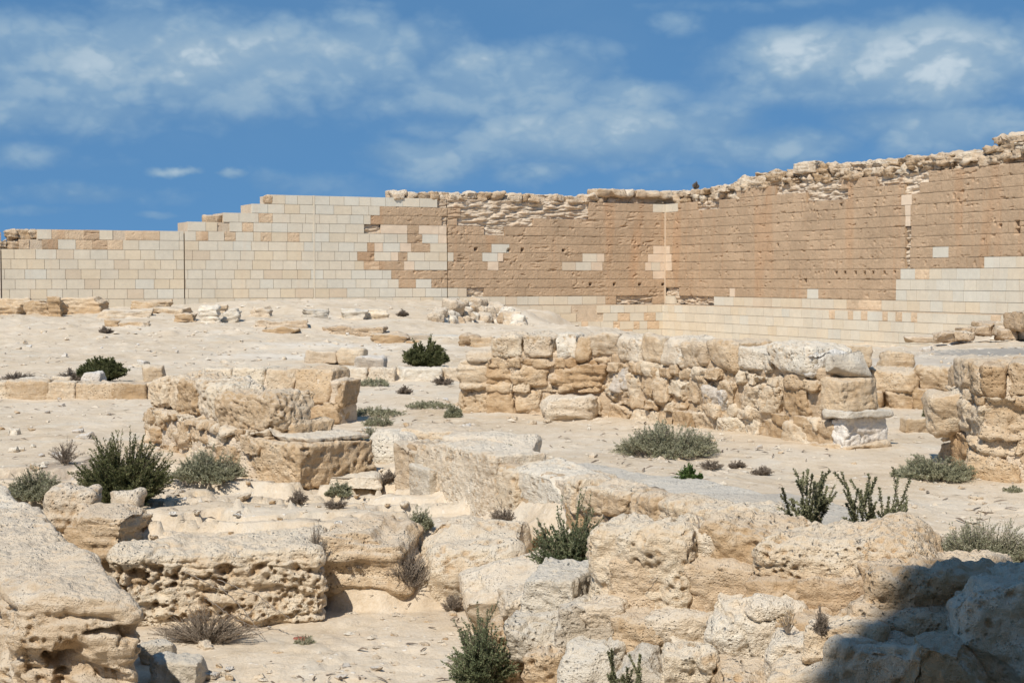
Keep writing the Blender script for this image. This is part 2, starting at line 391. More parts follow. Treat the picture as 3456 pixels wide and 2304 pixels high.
def add_rock(mb, *a, **k):
    V, F, A = rock(*a, **k); mb.add(V, F, **A)

# ------------------------------------------------------------------ terrain
E_LINE = np.array([(-1.75, 19.2), (-1.25, 17.9), (-0.35, 16.35), (0.30, 14.75), (1.15, 13.7), (1.9, 12.6), (2.3, 10.0), (2.6, 7.0), (3.0, 2.0)])
def side_of(x, y, line):
    """signed distance to a polyline, positive on its right"""
    best = np.full(x.shape, 1e9); sg = np.zeros(x.shape)
    for (a, b) in zip(line[:-1], line[1:]):
        d = b - a; L = d @ d; t = np.clip(((x - a[0]) * d[0] + (y - a[1]) * d[1]) / L, 0, 1)
        ex = x - a[0] - t * d[0]; ey = y - a[1] - t * d[1]; q = np.hypot(ex, ey)
        cr = d[0] * (y - a[1]) - d[1] * (x - a[0]); m = q < best
        best = np.where(m, q, best); sg = np.where(m, np.where(cr > 0, 1, -1), sg)
    return best * sg
CT = np.array([(1.5, 16, .18), (2.5, 14, .15), (3.5, 13, .08), (4.5, 12.5, .03), (.5, 18, .16), (-.3, 19.5, .10), (2.5, 20, .05), (4, 18, .03), (5.5, 17, 0),
    (2, 24, 0), (0, 25.5, 0), (6, 21, 0), (-6, 18, 0), (-8, 24, 0), (-4, 26, 0), (-9, 28.5, 0), (-3, 28, 0), (-1, 24, 0), (-1.5, 21, 0.02), (-3, 19.5, -.02),
    (-10, 31, .28), (-5, 31.5, .28), (-3, 36, .28), (0, 36, .22), (-12, 42, .36), (-5, 45, .30), (-3, 50, .24), (1, 45, .1), (3, 36, .05),
    (-18, 60, .75), (-10, 60, .75), (-5, 60, .6), (0, 60, .42), (-24, 75, .85), (-16, 75, .88), (-10.5, 69, 1.28), (-8.5, 75, 1.22), (-4, 76, 1.12), (-1, 73, .92), (1, 76, .65), (2, 66, .2), (3.6, 74, -.45),
    (4.5, 80, -.7), (8, 84, -1.1), (8, 70, -.9), (12, 75, -1.1), (16, 68, -.8), (6, 55, -.3), (10, 50, -.2), (12, 42, 0), (8, 35, 0), (8, 30, 0),
    (18, 55, .0), (20, 60, .1), (16, 60, -.55), (7, 26, 0), (10, 24, 0), (0, 0, .7), (0, -8, .7), (6, 0, .7), (-6, 0, .6), (0, 4, .3), (6, 6, .2), (-9, 9, 0), (-9, 14, 0),
    (60, 100, 0), (-60, 100, .5), (0, 300, 0), (200, 300, 0), (-200, 300, 0), (100, -100, 0), (-100, -100, 0), (-40, 40, .3), (40, 40, .1), (25, 20, 0), (-25, 20, 0), (0, -60, .3)], float)
LG = np.array([(-1.5, 13.9, -.10), (-.5, 14.1, -.14), (.3, 14.3, -.25), (-3, 14.5, -.10), (-4.5, 15, -.06), (-2, 16, -.10), (-.8, 16.3, -.20), (-1.4, 17.6, -.16), (-2.3, 18.2, -.07), (-4, 17.5, -.04), (-6, 16, 0), (-7, 13, 0)], float)
def idw(x, y, C, pw=2.2):
    lx, ly = np.arctan2(x, y), np.log(np.hypot(x, y) + 0.5); w = 0; s = 0
    for (a, b, z) in C:
        q = ((lx - math.atan2(a, b)) * 1.3) ** 2 + (ly - math.log(math.hypot(a, b) + 0.5)) ** 2 + 4e-4
        k = q ** -pw; w = w + k; s = s + k * z
    return s / w
def H0(x, y):
    x = np.asarray(x, float); y = np.asarray(y, float); shp = x.shape; x = x.ravel(); y = y.ravel()
    P = np.stack([x, y, np.zeros_like(x)], 1)
    zb = idw(x, y, CT)
    kl = np.where(x < -4.4, 29.55, np.where(x > -4.0, 34.3, 32)); ks = sstep(y, kl - 0.2, kl + 0.25)
    near = (y > 20) & (y < 40)
    stp = np.clip(zb, -9, 0.02) * (1 - ks) + np.maximum(zb, 0.25) * ks
    zb = np.where(near & (x < -0.4), stp, zb)
    led = idw(x, y, LG)
    tn = fbm((P + 0.35 * np.stack([fbm(P * 0.9 + 5, 2), fbm(P * 0.9 + 25, 2), P[:, 2]], 1)) * (0.28, 1.9, 1) + 3, 3) * 0.20 + fbm(P * 4.5 + 9, 3) * 0.035
    zz = led + tn; st = 0.115; k = np.floor(zz / st); fr = zz / st - k
    led = (k + sstep(fr, 0.45, 0.54)) * st * 0.9 + zz * 0.1
    yb = 13.62 + 0.22 * np.sin(x * 2.1 + 0.6) + 0.12 * pnoise(P * 2.7) + 0.35 * sstep(x, 0.0, 0.6)
    inn = sstep(y, yb - 0.10, yb + 0.06)
    left = led * inn + (-0.6 + 0.02 * fbm(P * 0.8, 2)) * (1 - inn)
    sd = side_of(x, y, E_LINE)                                       # positive right of the sill wall
    lm = (1 - sstep(y, 18.0, 19.3)) * sstep(x, -9, -6) * sstep(y, 6.0, 7.5)
    right_of = sstep(sd, -0.15, 0.25)
    z = zb * right_of + (left * lm + zb * (1 - lm)) * (1 - right_of)
    return z.reshape(shp)
def Hd(x, y):
    """fine relief added to the terrain"""
    P = np.stack([x, y, np.zeros_like(x)], 1); r = np.hypot(x, y)
    a = fbm(P * 0.55, 3) * 0.035 + fbm(P * 2.6 + 5, 3) * 0.012 + np.clip(fbm(P * 7 + 2, 3), 0, 2) * 0.012
    a = a + sstep(r, 26, 50) * (fbm(P * 0.35 + 8, 3) * 0.10 + np.clip(fbm(P * 1.6 + 4, 3), 0, 2) * 0.10)
    k = sstep(fbm(P * 0.5 + 11, 2), 0.0, 0.3) * np.clip(fbm(P * 3 + 4, 3), -0.1, 0.25) * 0.06
    return a + k
def GZ(x, y):
    x = np.array([float(x)]); y = np.array([float(y)])
    return float(H0(x, y)[0] + Hd(x, y)[0])
az_f = np.arange(-0.46, 0.4601, 0.0022)
az_all = np.concatenate([np.linspace(-math.pi, -0.5, 40), az_f, np.linspace(0.5, math.pi, 40)])
rr = np.concatenate([np.geomspace(0.3, 6.5, 26), np.geomspace(6.6, 30, 520), np.geomspace(30.1, 100, 300), np.geomspace(103, 9000, 60)])
TH, RR = np.meshgrid(az_all, rr, indexing='ij')
tx, ty = (np.sin(TH) * RR).ravel(), (np.cos(TH) * RR).ravel()
tz = H0(tx, ty) + Hd(tx, ty) * (1 - sstep(RR.ravel(), 120, 300))
ii = np.arange(TH.size).reshape(TH.shape)
q = np.stack([ii[1:, :-1], ii[:-1, :-1], ii[:-1, 1:], ii[1:, 1:]], -1).reshape(-1, 4)[:, ::-1]
def ground_mat():
    m, t, b, g = new_mat('sandy_ground'); P = g.outputs['Position']
    n0 = t.noise(P, 0.22, 4, 0.6, 0.5); n1 = t.noise(P, 1.1, 6, 0.65, 0.5); n2 = t.noise(P, 6, 5, 0.7); n3 = t.noise(P, 34, 4, 0.75)
    f = t.math('ADD', t.math('MULTIPLY', n0, 0.35), t.math('ADD', t.math('MULTIPLY', n1, 0.35), t.math('MULTIPLY', n2, 0.3)))
    f = t.math('ADD', f, t.math('MULTIPLY', t.math('SUBTRACT', n3, 0.5), 0.35))
    col = t.ramp(f, [(0.30, (0.38, 0.285, 0.185)), (0.44, (0.53, 0.425, 0.30)), (0.56, (0.615, 0.515, 0.39)), (0.72, (0.67, 0.585, 0.465))])
    gb = t.math('MULTIPLY', t.smooth(t.noise(P, 0.8, 5, 0.6, 0.8), 0.52, 0.64), 0.5)
    col = t.mix(gb, col, (0.565, 0.505, 0.41, 1))
    tr = t.smooth(t.noise(t.scale(P, (0.35, 1.3, 1)), 1.0, 5, 0.65, 0.8), 0.56, 0.70)       # drifts of browner silt
    col = t.mix(t.math('MULTIPLY', tr, 0.55), col, (0.45, 0.345, 0.235, 1))
    # chips of white stone and dark grit
    vo = t.new('ShaderNodeTexVoronoi'); t.set(vo.inputs['Vector'], t.scale(P, (1, 1, 0.3))); vo.inputs['Scale'].default_value = 9
    chip = t.math('MULTIPLY', t.smooth(vo.outputs['Distance'], 0.20, 0.12), t.smooth(n1, 0.50, 0.62))
    col = t.mix(t.math('MULTIPLY', chip, 0.55), col, (0.78, 0.74, 0.67, 1))
    dk = t.smooth(t.noise(t.scale(P, (1, 2.2, 1)), 13, 4, 0.75), 0.64, 0.74)
    col = t.mix(t.math('MULTIPLY', dk, 0.42), col, (0.27, 0.22, 0.17, 1))
    # grey grit patch of burnt-looking gravel on the right, dead litter by the dark bush
    def blob(cx, cy, rx, ry, lo, hi):
        s_ = t.new('ShaderNodeSeparateXYZ'); t.set(s_.inputs[0], P)
        qx = t.math('MULTIPLY', t.math('SUBTRACT', s_.outputs[0], cx), 1 / rx); qy = t.math('MULTIPLY', t.math('SUBTRACT', s_.outputs[1], cy), 1 / ry)
        d = t.math('SQRT', t.math('ADD', t.math('MULTIPLY', qx, qx), t.math('MULTIPLY', qy, qy)))
        d = t.math('ADD', d, t.math('MULTIPLY', t.math('SUBTRACT', n2, 0.5), 2.2))
        return t.smooth(d, hi, lo)
    col = t.mix(t.math('MULTIPLY', blob(16.2, 48, 4.4, 3.2, 0.4, 1.1), 0.85), col, (0.25, 0.235, 0.21, 1))
    col = t.mix(t.math('MULTIPLY', blob(12.5, 41, 5.5, 7, 0.3, 1.1), 0.45), col, (0.40, 0.375, 0.335, 1))
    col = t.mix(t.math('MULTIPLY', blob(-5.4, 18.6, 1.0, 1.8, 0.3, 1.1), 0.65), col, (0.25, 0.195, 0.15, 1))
    col = t.mix(t.math('MULTIPLY', blob(-5.0, 46, 4, 3.0, 0.3, 1.1), 0.5), col, (0.68, 0.63, 0.545, 1))
    col = t.mix(t.math('MULTIPLY', blob(-5.5, 40, 3.5, 1.6, 0.3, 1.1), 0.5), col, (0.68, 0.63, 0.545, 1))
    t.set(b.inputs['Base Color'], col)
    hg = t.math('ADD', t.math('MULTIPLY', n2, 1.0), t.math('ADD', t.math('MULTIPLY', n3, 0.5), t.math('MULTIPLY', chip, 0.3)))
    bp = t.new('ShaderNodeBump'); bp.inputs['Strength'].default_value = 0.8; bp.inputs['Distance'].default_value = 0.03
    t.set(bp.inputs['Height'], hg); t.set(b.inputs['Normal'], bp.outputs[0])
    return m
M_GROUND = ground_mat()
mb = MB(); mb.add(np.stack([tx, ty, tz], 1), q)
tag(mb.build('ground', M_GROUND), kind='structure')

# ------------------------------------------------------------------ the great enclosure walls
class WallFrame:
    def __init__(s, A, d, n): s.A = np.array(A, float); s.d = np.array(d, float); s.n = np.array(n, float)
    def P(s, a, z, o):
        a = np.asarray(a, float); z = np.asarray(z, float); o = np.asarray(o, float)
        a, z, o = np.broadcast_arrays(a, z, o)
        return np.stack([s.A[0] + s.d[0] * a + s.n[0] * o, s.A[1] + s.d[1] * a + s.n[1] * o, z], -1)
    def s_of_u(s, u):
        k = ray(u, 638)[0] / ray(u, 638)[1]
        return (k * s.A[1] - s.A[0]) / (s.d[0] - k * s.d[1])
    def z_of(s, u, v):
        a = s.s_of_u(u); Y = s.A[1] + s.d[1] * a
        return float(at_y(u, v, Y)[2])
LW = WallFrame((-16.8, 77.0), (0.9026, 0.4305), (0.4305, -0.9026))
CS = LW.s_of_u(1527.0)
CORNER = LW.P(CS, 0, 0)
RW = WallFrame((CORNER[0], CORNER[1]), (0.4305, -0.9026), (-0.9026, -0.4305))
CH = 0.4925; ZTOP = 6.74
def zc(k): return ZTOP - CH * k
PAL_R = np.array([(0.59, 0.56, 0.475), (0.595, 0.54, 0.435), (0.615, 0.54, 0.42), (0.62, 0.53, 0.395), (0.615, 0.505, 0.355), (0.57, 0.455, 0.325)])
def tint_for(kind, rg, zone):
    if kind == 'R':
        w = {'cool': (.45, .3, .18, .07, 0, 0), 'mid': (.2, .26, .24, .17, .09, .04), 'warm': (.06, .17, .25, .27, .16, .09), 'plinth': (0.06, .30, .38, .22, .04, 0)}[zone]
        c = (PAL_R[rg.choice(6, p=np.array(w) / sum(w))] * 0.72 + np.array((0.605, 0.535, 0.42)) * 0.28) * rg.uniform(0.96, 1.03)
    elif kind == 'T': c = np.array((0.62, 0.465, 0.31)) * rg.uniform(0.93, 1.06)
    elif kind == 'P': c = np.array((0.65, 0.52, 0.385)) * rg.uniform(0.97, 1.04)
    elif kind == 'E': c = np.array((0.65, 0.53, 0.395)) * rg.uniform(0.9, 1.05)
    else: c = np.array((0.455, 0.325, 0.21)) * rg.uniform(0.94, 1.06)
    return c
def wall_block(mb, Wf, s0, s1, z0, z1, off, kind, rg, tint, holes=()):
    w = s1 - s0; g = 0.009 if kind in 'RP' else 0.004
    gz = g if kind in 'RP' else rg.uniform(0.005, 0.012)
    nx = max(2, int(math.ceil(w / (0.10 if kind in 'RTP' else 0.055)))); nz = 5 if kind in 'RTP' else 9
    a = np.linspace(s0 + g, s1 - g, nx + 1); z = np.linspace(z0 + gz, z1 - gz, nz + 1)
    A, Z = np.meshgrid(a, z, indexing='ij'); A = A.ravel(); Z = Z.ravel()
    P3 = np.stack([A, np.full_like(A, off * 3 + (0 if Wf is LW else 50)), Z], 1)
    o = np.full(A.shape, off) + rg.uniform(-1, 1) * (0.006 if kind in 'RP' else 0.014)
    o = o + rg.uniform(-1, 1) * 0.004 * (A - s0) / w
    tv = np.tile(tint, (len(A), 1))
    if kind in 'BT':
        n = fbm(P3 * (1.0, 1, 2.6) * 1.9, 3)
        er = sstep(n, 0.45, 0.95) * 0.06 + 0.006 * np.clip(fbm(P3 * 8, 2), -1, 1)
        st = sstep(fbm(P3 * 0.8 + 40, 2), 0.25, 0.6) * np.clip(fbm(P3 * (1.2, 1, 7), 2), 0, 1) * (0.11 if Wf is LW else 0.04)
        pit = sstep(0.33 - worley(P3 * 3.2 + 9), 0, 0.15) * sstep(fbm(P3 * 0.6 + 3, 2), 0.0 if Wf is LW else 0.2, 0.6) * 0.06
        o = o - (er + st + pit) * (1.0 if kind == 'B' else 0.5)
        edge = np.minimum(np.minimum(A - s0, s1 - A) * 1.4 + 0.04, np.minimum(Z - z0, z1 - Z))
        o = o - 0.018 * sstep(0.035 - edge + 0.03 * pnoise(P3 * 5), 0, 0.06)
        fresh = sstep(er + st, 0.06, 0.15)[:, None]
        tv = tv * (1 - fresh * 0.5) + fresh * 0.5 * np.array((0.64, 0.50, 0.35))
        red = sstep(pnoise(np.stack([A * 0.9, A * 0, Z * 0.12], 1) + 31), 0.30, 0.55)[:, None] * 0.5
        tv = tv * (1 - red) + red * np.array((0.47, 0.29, 0.165))
    elif kind == 'E':
        n = fbm(P3 * (1.1, 1, 3.2) * 1.2, 3); st = fbm(P3 * (1.4, 1, 8.0), 3)
        dep = 0.12 + 0.13 * np.clip(n + 0.15, -0.5, 1) + 0.09 * np.clip(st, -0.7, 1)
        o = o - np.clip(dep, -0.02, 0.6)
        fr = sstep(dep, 0.02, 0.16)[:, None]
        tv = np.array((0.47, 0.35, 0.235)) * (1 - fr) + tv * 0.9 * fr
        wh = sstep(fbm(P3 * 1.3 + 77, 3), 0.05, 0.4)[:, None] * fr
        tv = tv * (1 - wh * 0.3) + wh * 0.3 * np.array((0.70, 0.63, 0.52))
    elif kind == 'P':
        o = o + 0.012 * fbm(P3 * 2.2, 2)
    for (hs, hz, hr) in holes:
        o = o - 0.26 * sstep(hr - np.maximum(np.abs(A - hs), np.abs(Z - hz)), -0.03, 0.03)
    V = Wf.P(A, Z, o); nA, nZ = nx + 1, nz + 1
    idx = np.arange(len(A)).reshape(nA, nZ)
    F = np.stack([idx[:-1, :-1], idx[1:, :-1], idx[1:, 1:], idx[:-1, 1:]], -1).reshape(-1, 4)
    if Wf is RW: pass
    ring = np.concatenate([idx[:-1, 0], idx[-1, :-1], idx[::-1, -1][:-1], idx[0, ::-1][:-1]])
    back = Wf.P(A[ring], Z[ring], np.full(len(ring), off - 0.5 if kind in 'EB' else off - 0.15))
    n0 = len(V); m = len(ring); j = np.arange(m); jn = (j + 1) % m
    F2 = np.stack([ring[j], n0 + j, n0 + jn, ring[jn]], 1)
    mb.add(np.concatenate([V, back]), np.concatenate([F, F2]), tint=np.concatenate([tv, tv[ring]]))
def lay_course(parts, Wf, z0, z1, segs, off, rg, zone, gaps=(), holes=()):
    """segs: [(u_start, kind)...,(u_end,None)] in picture columns along this wall"""
    for (u0, kind), (u1, _) in zip(segs[:-1], segs[1:]):
        a0, a1 = Wf.s_of_u(u0), Wf.s_of_u(u1)
        if kind == '-' or a1 - a0 < 0.03: continue
        key = kind; kind = kind[0]
        mean = {'R': 0.86, 'T': 0.8, 'P': 1.2, 'E': 1.0, 'B': 1.25}[kind]
        cuts = [a0]
        while a1 - cuts[-1] > mean * 1.35: cuts.append(cuts[-1] + mean * rg.uniform(0.78, 1.2))
        cuts.append(a1)
        if len(cuts) > 2 and cuts[-1] - cuts[-2] < 0.3: cuts.pop(-2)
        for b0, b1 in zip(cuts[:-1], cuts[1:]):
            for gp in gaps:                       # leave the open expansion joints free
                if b0 < gp < b1:
                    zn = zone(0.5 * (b0 + b1)) if callable(zone) else zone
                    wall_block(parts[key] if key in parts else parts.setdefault(key, MB()), Wf, b0, gp - 0.024, z0, z1, off, kind, rg, tint_for(kind, rg, zn), holes); b0 = gp + 0.024
            zn = zone(0.5 * (b0 + b1)) if callable(zone) else zone
            wall_block(parts[key] if key in parts else parts.setdefault(key, MB()), Wf, b0, b1, z0, z1, off, kind, rg, tint_for(kind, rg, zn), [h for h in holes if b0 - 0.2 < h[0] < b1 + 0.2])
def core_box(mb, Wf, s0, s1, z0, z1, o0, o1, tint):
    V = [Wf.P(s, z, o) for s in (s0, s1) for z in (z0, z1) for o in (o0, o1)]
    F = [(0, 1, 3, 2), (4, 6, 7, 5), (0, 4, 5, 1), (2, 3, 7, 6), (0, 2, 6, 4), (1, 5, 7, 3)]
    mb.add(np.array(V), np.array(F), tint=np.array(tint))
rgw = np.random.RandomState(11)
LEFT = {  # course index -> breakpoints along the left wall
    0: [(625, 'R'), (1005, 'E'), (1040, 'E'), (1353, 'B'), (1499, 'R4'), (1527, None)],
    1: [(580, 'R'), (873, 'B'), (1023, 'B'), (1058, 'E'), (1353, 'B'), (1527, None)],
    2: [(514, 'R'), (595, 'T'), (627, 'R'), (852, 'B'), (1015, 'E'), (1030, 'B'), (1050, 'E'), (1225, 'B'), (1527, None)],
    3: [(432, 'R'), (500, 'E'), (528, 'R'), (557, 'T'), (583, 'R'), (837, 'E'), (875, 'P'), (936, 'B'), (962, 'P'), (1026, 'B'), (1112, 'E'), (1160, 'B'), (1527, None)],
    4: [(87, 'R'), (120, 'T'), (158, 'T'), (194, 'B'), (229, 'R'), (260, 'E'), (290, 'T'), (330, 'T'), (368, 'R'), (451, 'T'), (479, 'R'), (516, 'T'), (542, 'R'), (600, 'T'), (624, 'R'), (661, 'T'), (688, 'R'), (936, 'B'), (970, 'R'), (1007, 'P'), (1026, 'B'), (1527, None)],
    5: [(45, 'T'), (68, 'E'), (98, 'B'), (134, 'R'), (175, 'T'), (213, 'B'), (247, 'T'), (283, 'R'), (844, 'B'), (860, 'P'), (880, 'R'), (919, 'P'), (945, 'B'), (988, 'R'), (1027, 'B'), (1129, 'R1'), (1170, 'B'), (1500, 'P'), (1527, None)],
    6: [(-330, 'R'), (821, 'B'), (860, 'R'), (898, 'P'), (915, 'B'), (936, 'R'), (1042, 'B'), (1108, 'R1'), (1143, 'P'), (1156, 'B'), (1338, 'R2'), (1371, 'P'), (1388, 'B'), (1488, 'P'), (1527, None)],
    7: [(-330, 'R'), (836, 'T'), (871, 'B'), (928, 'P'), (952, 'R'), (1027, 'B'), (1120, 'P'), (1145, 'B'), (1291, 'R2'), (1358, 'P'), (1384, 'B'), (1482, 'P'), (1496, 'R3'), (1516, 'P'), (1527, None)],
    8: [(-330, 'R'), (899, 'B'), (1500, 'P'), (1527, None)],
    9: [(-330, 'R'), (916, 'B'), (955, 'R5'), (991, 'B'), (1527, None)],
    10: [(-330, 'R'), (1072, 'E'), (1112, 'B'), (1527, None)],
    11: [(-330, 'R'), (1391, 'B'), (1415, 'E'), (1500, 'B'), (1527, None)],
    12: [(-330, 'R'), (1160, '-'), (1527, None)], 13: [(-330, 'R'), (1160, '-'), (1527, None)]}
PL_L = {12: [(1150, 'R'), (1306, 'E'), (1365, 'R'), (1527, None)], 13: [(1150, 'R'), (1318, 'E'), (1380, 'R'), (1413, 'T'), (1441, 'R'), (1473, 'T'), (1500, 'R'), (1527, None)],
        14: [(1150, 'R'), (1275, 'T'), (1291, 'R'), (1330, 'T'), (1345, 'R'), (1403, 'T'), (1418, 'R'), (1450, 'T'), (1463, 'R'), (1481, 'T'), (1508, 'R'), (1527, None)],
        15: [(1150, 'R'), (1420, 'T'), (1447, 'R'), (1527, None)], 16: [(1150, 'R'), (1480, 'E'), (1515, 'R'), (1527, None)]}
RIGHT = {
    -1: [(1690, 'B'), (1780, 'E'), (1930, 'B'), (2010, 'E'), (2130, 'B'), (2480, None)],
    0: [(1527, 'R3'), (1556, 'B'), (1600, 'E'), (1650, 'B'), (1850, 'E'), (1945, 'B'), (2075, 'E'), (2110, 'B'), (2480, None)],
    1: [(1527, 'B'), (2068, 'P'), (2092, 'B'), (2480, None)],
    2: [(1527, 'B'), (2077, 'P'), (2090, 'B'), (2480, None)], 3: [(1527, 'B'), (2078, 'P'), (2090, 'B'), (2480, None)], 4: [(1527, 'B'), (2078, 'E'), (2092, 'B'), (2480, None)],
    5: [(1527, 'P'), (1538, 'B'), (2078, 'E'), (2091, 'B'), (2480, None)], 6: [(1527, 'P'), (1542, 'B'), (2077, 'E'), (2090, 'B'), (2141, 'R1'), (2178, 'B'), (2480, None)],
    7: [(1527, 'P'), (1543, 'B'), (2078, 'E'), (2090, 'B'), (2260, 'R'), (2480, None)],
    8: [(1527, 'B'), (2068, 'R'), (2102, 'T'), (2134, 'R'), (2480, None)],
    9: [(1527, 'B'), (2058, 'R'), (2480, None)],
    10: [(1527, 'E'), (1560, 'B'), (1676, 'P'), (1688, 'B'), (1854, 'R2'), (1880, 'B'), (2058, 'R'), (2480, None)],
    11: [(1527, 'R'), (1550, 'E'), (1640, 'R'), (1945, 'T'), (2025, 'R'), (2480, None)]}
PL_R = {12: [(1527, 'R'), (1917, 'T'), (1930, 'R'), (1960, 'T'), (1972, 'R'), (1990, 'T'), (2005, 'R'), (2040, 'T'), (2052, 'R'), (2070, 'T'), (2085, 'R'), (2106, 'T'), (2120, 'R'), (2290, 'T'), (2313, 'R'), (2480, None)]}
for k in (13, 14, 15, 16): PL_R[k] = [(1527, 'R'), (2480, None)]
# --- left wall
j422, j1025, j3 = LW.s_of_u(424), LW.s_of_u(1028), LW.s_of_u(3)
gl = (j422, j1025, j3)
wl = thing('temple_enclosure', 'great wall of smooth pale restored blocks, stepping down to the left', 'stone wall', LW.P(10, 0.0, 0), None)
PB = {k: MB() for k in 'RBP'}; parts = {'R': PB['R'], 'T': PB['B'], 'B': PB['B'], 'E': PB['B'], 'P': PB['P']}
hl = [(LW.s_of_u(748.7 + x * .3472), LW.z_of(748.7 + x * .3472, (600 + y / 1.96) * .6806), 0.08) for x, y in ((1750, 702), (1910, 702), (2077, 703), (2230, 703), (993, 470), (1300, 474), (1570, 478), (1210, 480))]
zoneL = lambda a: 'cool' if a > LW.s_of_u(720) and a < LW.s_of_u(1300) else ('mid' if a > LW.s_of_u(430) else 'warm')
for k, sg in LEFT.items():
    zn = (lambda a: 'mid' if zoneL(a) == 'cool' else 'warm') if k in (6, 7, 10, 11, 12, 13) else zoneL
    lay_course(parts, LW, zc(k + 1), zc(k), sg, 0.0, rgw, zn, gl, hl)
for k, sg in PL_L.items(): lay_course(parts, LW, zc(k + 1) - (0.0 if k > 12 else 0), zc(k) - (0.05 if k == 12 else 0), sg, 0.32, rgw, 'plinth')
cm = MB(); CT_ = (0.56, 0.455, 0.335)
def ctop(a):
    u_st = [(625, 0), (580, 1), (514, 2), (432, 3), (87, 4), (45, 5), (-330, 6)]
    for uu, kk in u_st:
        if a >= LW.s_of_u(uu) - 1e-6: return zc(kk)
    return zc(6)
brk = sorted([LW.s_of_u(x) for x in (-330, 45, 87, 432, 514, 580, 625, 815, 1527)] + [j422, j1025, j3])
for a, b in zip(brk[:-1], brk[1:]):
    a2 = a + (0.03 if a in gl else 0); b2 = b - (0.03 if b in gl else 0)
    if b == brk[-1]: b2 = b + 2.2
    t0 = ctop(0.5 * (a + b)) - 0.015
    core_box(cm, LW, a2, b2, -1.6, t0, -0.045 if b2 < LW.s_of_u(625) else (-0.14 if b2 < LW.s_of_u(1000) else -0.62), -2.2, CT_)
for gp in gl: core_box(cm, LW, gp - 0.04, gp + 0.04, -1.6, 4.6, -0.22, -2.1, (0.40, 0.31, 0.22))
core_box(cm, LW, LW.s_of_u(1150), CS, -2.0, zc(12) - 0.012, 0.27, -0.03, (0.58, 0.46, 0.33))
core_box(cm, LW, LW.s_of_u(1380), CS + 1.2, zc(0) - 0.03, zc(0) + 0.40, -0.42, -2.0, (0.52, 0.40, 0.28))
PB['R'].build('restored_facing', M_RESTORED, wl, smooth=False)
for k in sorted(k for k in parts if len(k) > 1): parts[k].build('restored_patch', M_RESTORED, wl, smooth=False)
PB['B'].build('weathered_facing', M_WEATHERED, wl, smooth=False); PB['P'].build('mortar_patch', M_RESTORED, wl, smooth=False)
cm.build('core', M_CORE, wl, smooth=False)
# rubble coping along the left wall's ragged top
cop = MB(); rgc = np.random.RandomState(3)
def coping(Wf, u0, u1, z_fn, wmin, wmax, hmin, hmax, depth, mb, off=0.0, rnd=0.55, cuts=2, amp=0.07, res=0.075, strata=0.0):
    a, a1 = Wf.s_of_u(u0), Wf.s_of_u(u1)
    while a < a1:
        w = rgc.uniform(wmin, wmax); h = rgc.uniform(hmin, hmax); dd = depth * rgc.uniform(0.85, 1.15)
        c = Wf.P(a + w / 2, 0, off - dd / 2 + rgc.uniform(-0.08, 0.08))
        add_rock(mb, (c[0], c[1], z_fn(a + w / 2)), (w * 1.06, dd, h), math.atan2(Wf.d[1], Wf.d[0]), res, rgc.randint(1e6), rnd, 0.10, cuts, amp, 1.6, 0.025, strata=strata)
        a += w
coping(LW, 905, 1372, lambda a: zc(0) - 0.06, 0.35, 1.15, 0.36, 0.54, 1.5, cop, 0.0, 0.4, 4, 0.10, strata=0.06)
coping(LW, 1372, 1520, lambda a: zc(0) - 0.05, 0.6, 1.5, 0.36, 0.44, 1.2, cop, -0.35, 0.25, 4, 0.12, strata=0.12)
coping(LW, 1368, 1600, lambda a: zc(0) + 0.36, 0.5, 1.1, 0.40, 0.5, 1.4, cop, 0.05)
coping(LW, 21, 87, lambda a: zc(5) - 0.02, 0.35, 0.7, 0.42, 0.5, 0.9, cop, -0.15, 0.3, 3, 0.08, strata=0.1)
coping(LW, -310, 47, lambda a: zc(6) - 0.03, 0.35, 0.7, 0.34, 0.5, 0.9, cop, -0.1, 0.3, 3, 0.08, strata=0.1)
coping(LW, 474, 512, lambda a: zc(3) - 0.02, 0.4, 0.7, 0.36, 0.42, 0.9, cop, -0.1, 0.25, 3, 0.06)
add_rock(cop, tuple(LW.P(LW.s_of_u(621), 0, -0.35)[:2]) + (zc(1),), (0.4, 0.7, CH), 0.43, 0.05, 4, 0.6, 0.05)
cop.build('rubble_coping', M_FAR, wl)
# thin plaster seam where the wall bends
ps = MB(); a = LW.s_of_u(722); core_box(ps, LW, a - 0.04, a + 0.04, 0.6, zc(0) + 0.004, 0.014, -0.03, (0.62, 0.54, 0.415))
ps.build('plaster_seam', M_RESTORED, wl, smooth=False)
# --- right wall
wr = thing('temple_enclosure', 'great wall of long brown weathered courses above a cream plinth', 'stone wall', RW.P(12, 0.0, 0), None)
PB = {k: MB() for k in 'RBP'}; parts = {'R': PB['R'], 'T': PB['B'], 'B': PB['B'], 'E': PB['B'], 'P': PB['P']}
def z3(x, y): return (2256 + x / 1.96) * .6806, (400 + y / 1.96) * .6806
hr = []
for x, y, r in ((1105, 1017, .07), (1165, 1018, .07), (1235, 1020, .08), (1297, 1022, .08), (1352, 1018, .06), (1425, 1018, .06), (1495, 1012, .06), (905, 1072, .10), (2300, 695, .11), (2300, 742, .13), (720, 834, .06), (1135, 568, .07), (418, 830, .05), (2190, 705, .06)):
    u, v = z3(x, y); hr.append((RW.s_of_u(u), RW.z_of(u, v), r))
for k, sg in RIGHT.items():
    lay_course(parts, RW, zc(k + 1), zc(k), sg, 0.0, rgw, 'cool' if k in (7, 8, 9, 10) else ('warm' if k == 11 else 'cool'), (), hr)
for k, sg in PL_R.items(): lay_course(parts, RW, zc(k + 1), zc(k) - (0.05 if k == 12 else 0), sg, 0.32, rgw, 'plinth')
cm = MB(); rend = RW.s_of_u(2480)
core_box(cm, RW, -0.02, rend, -1.6, zc(0) - 0.01, -0.45, -2.6, CT_)
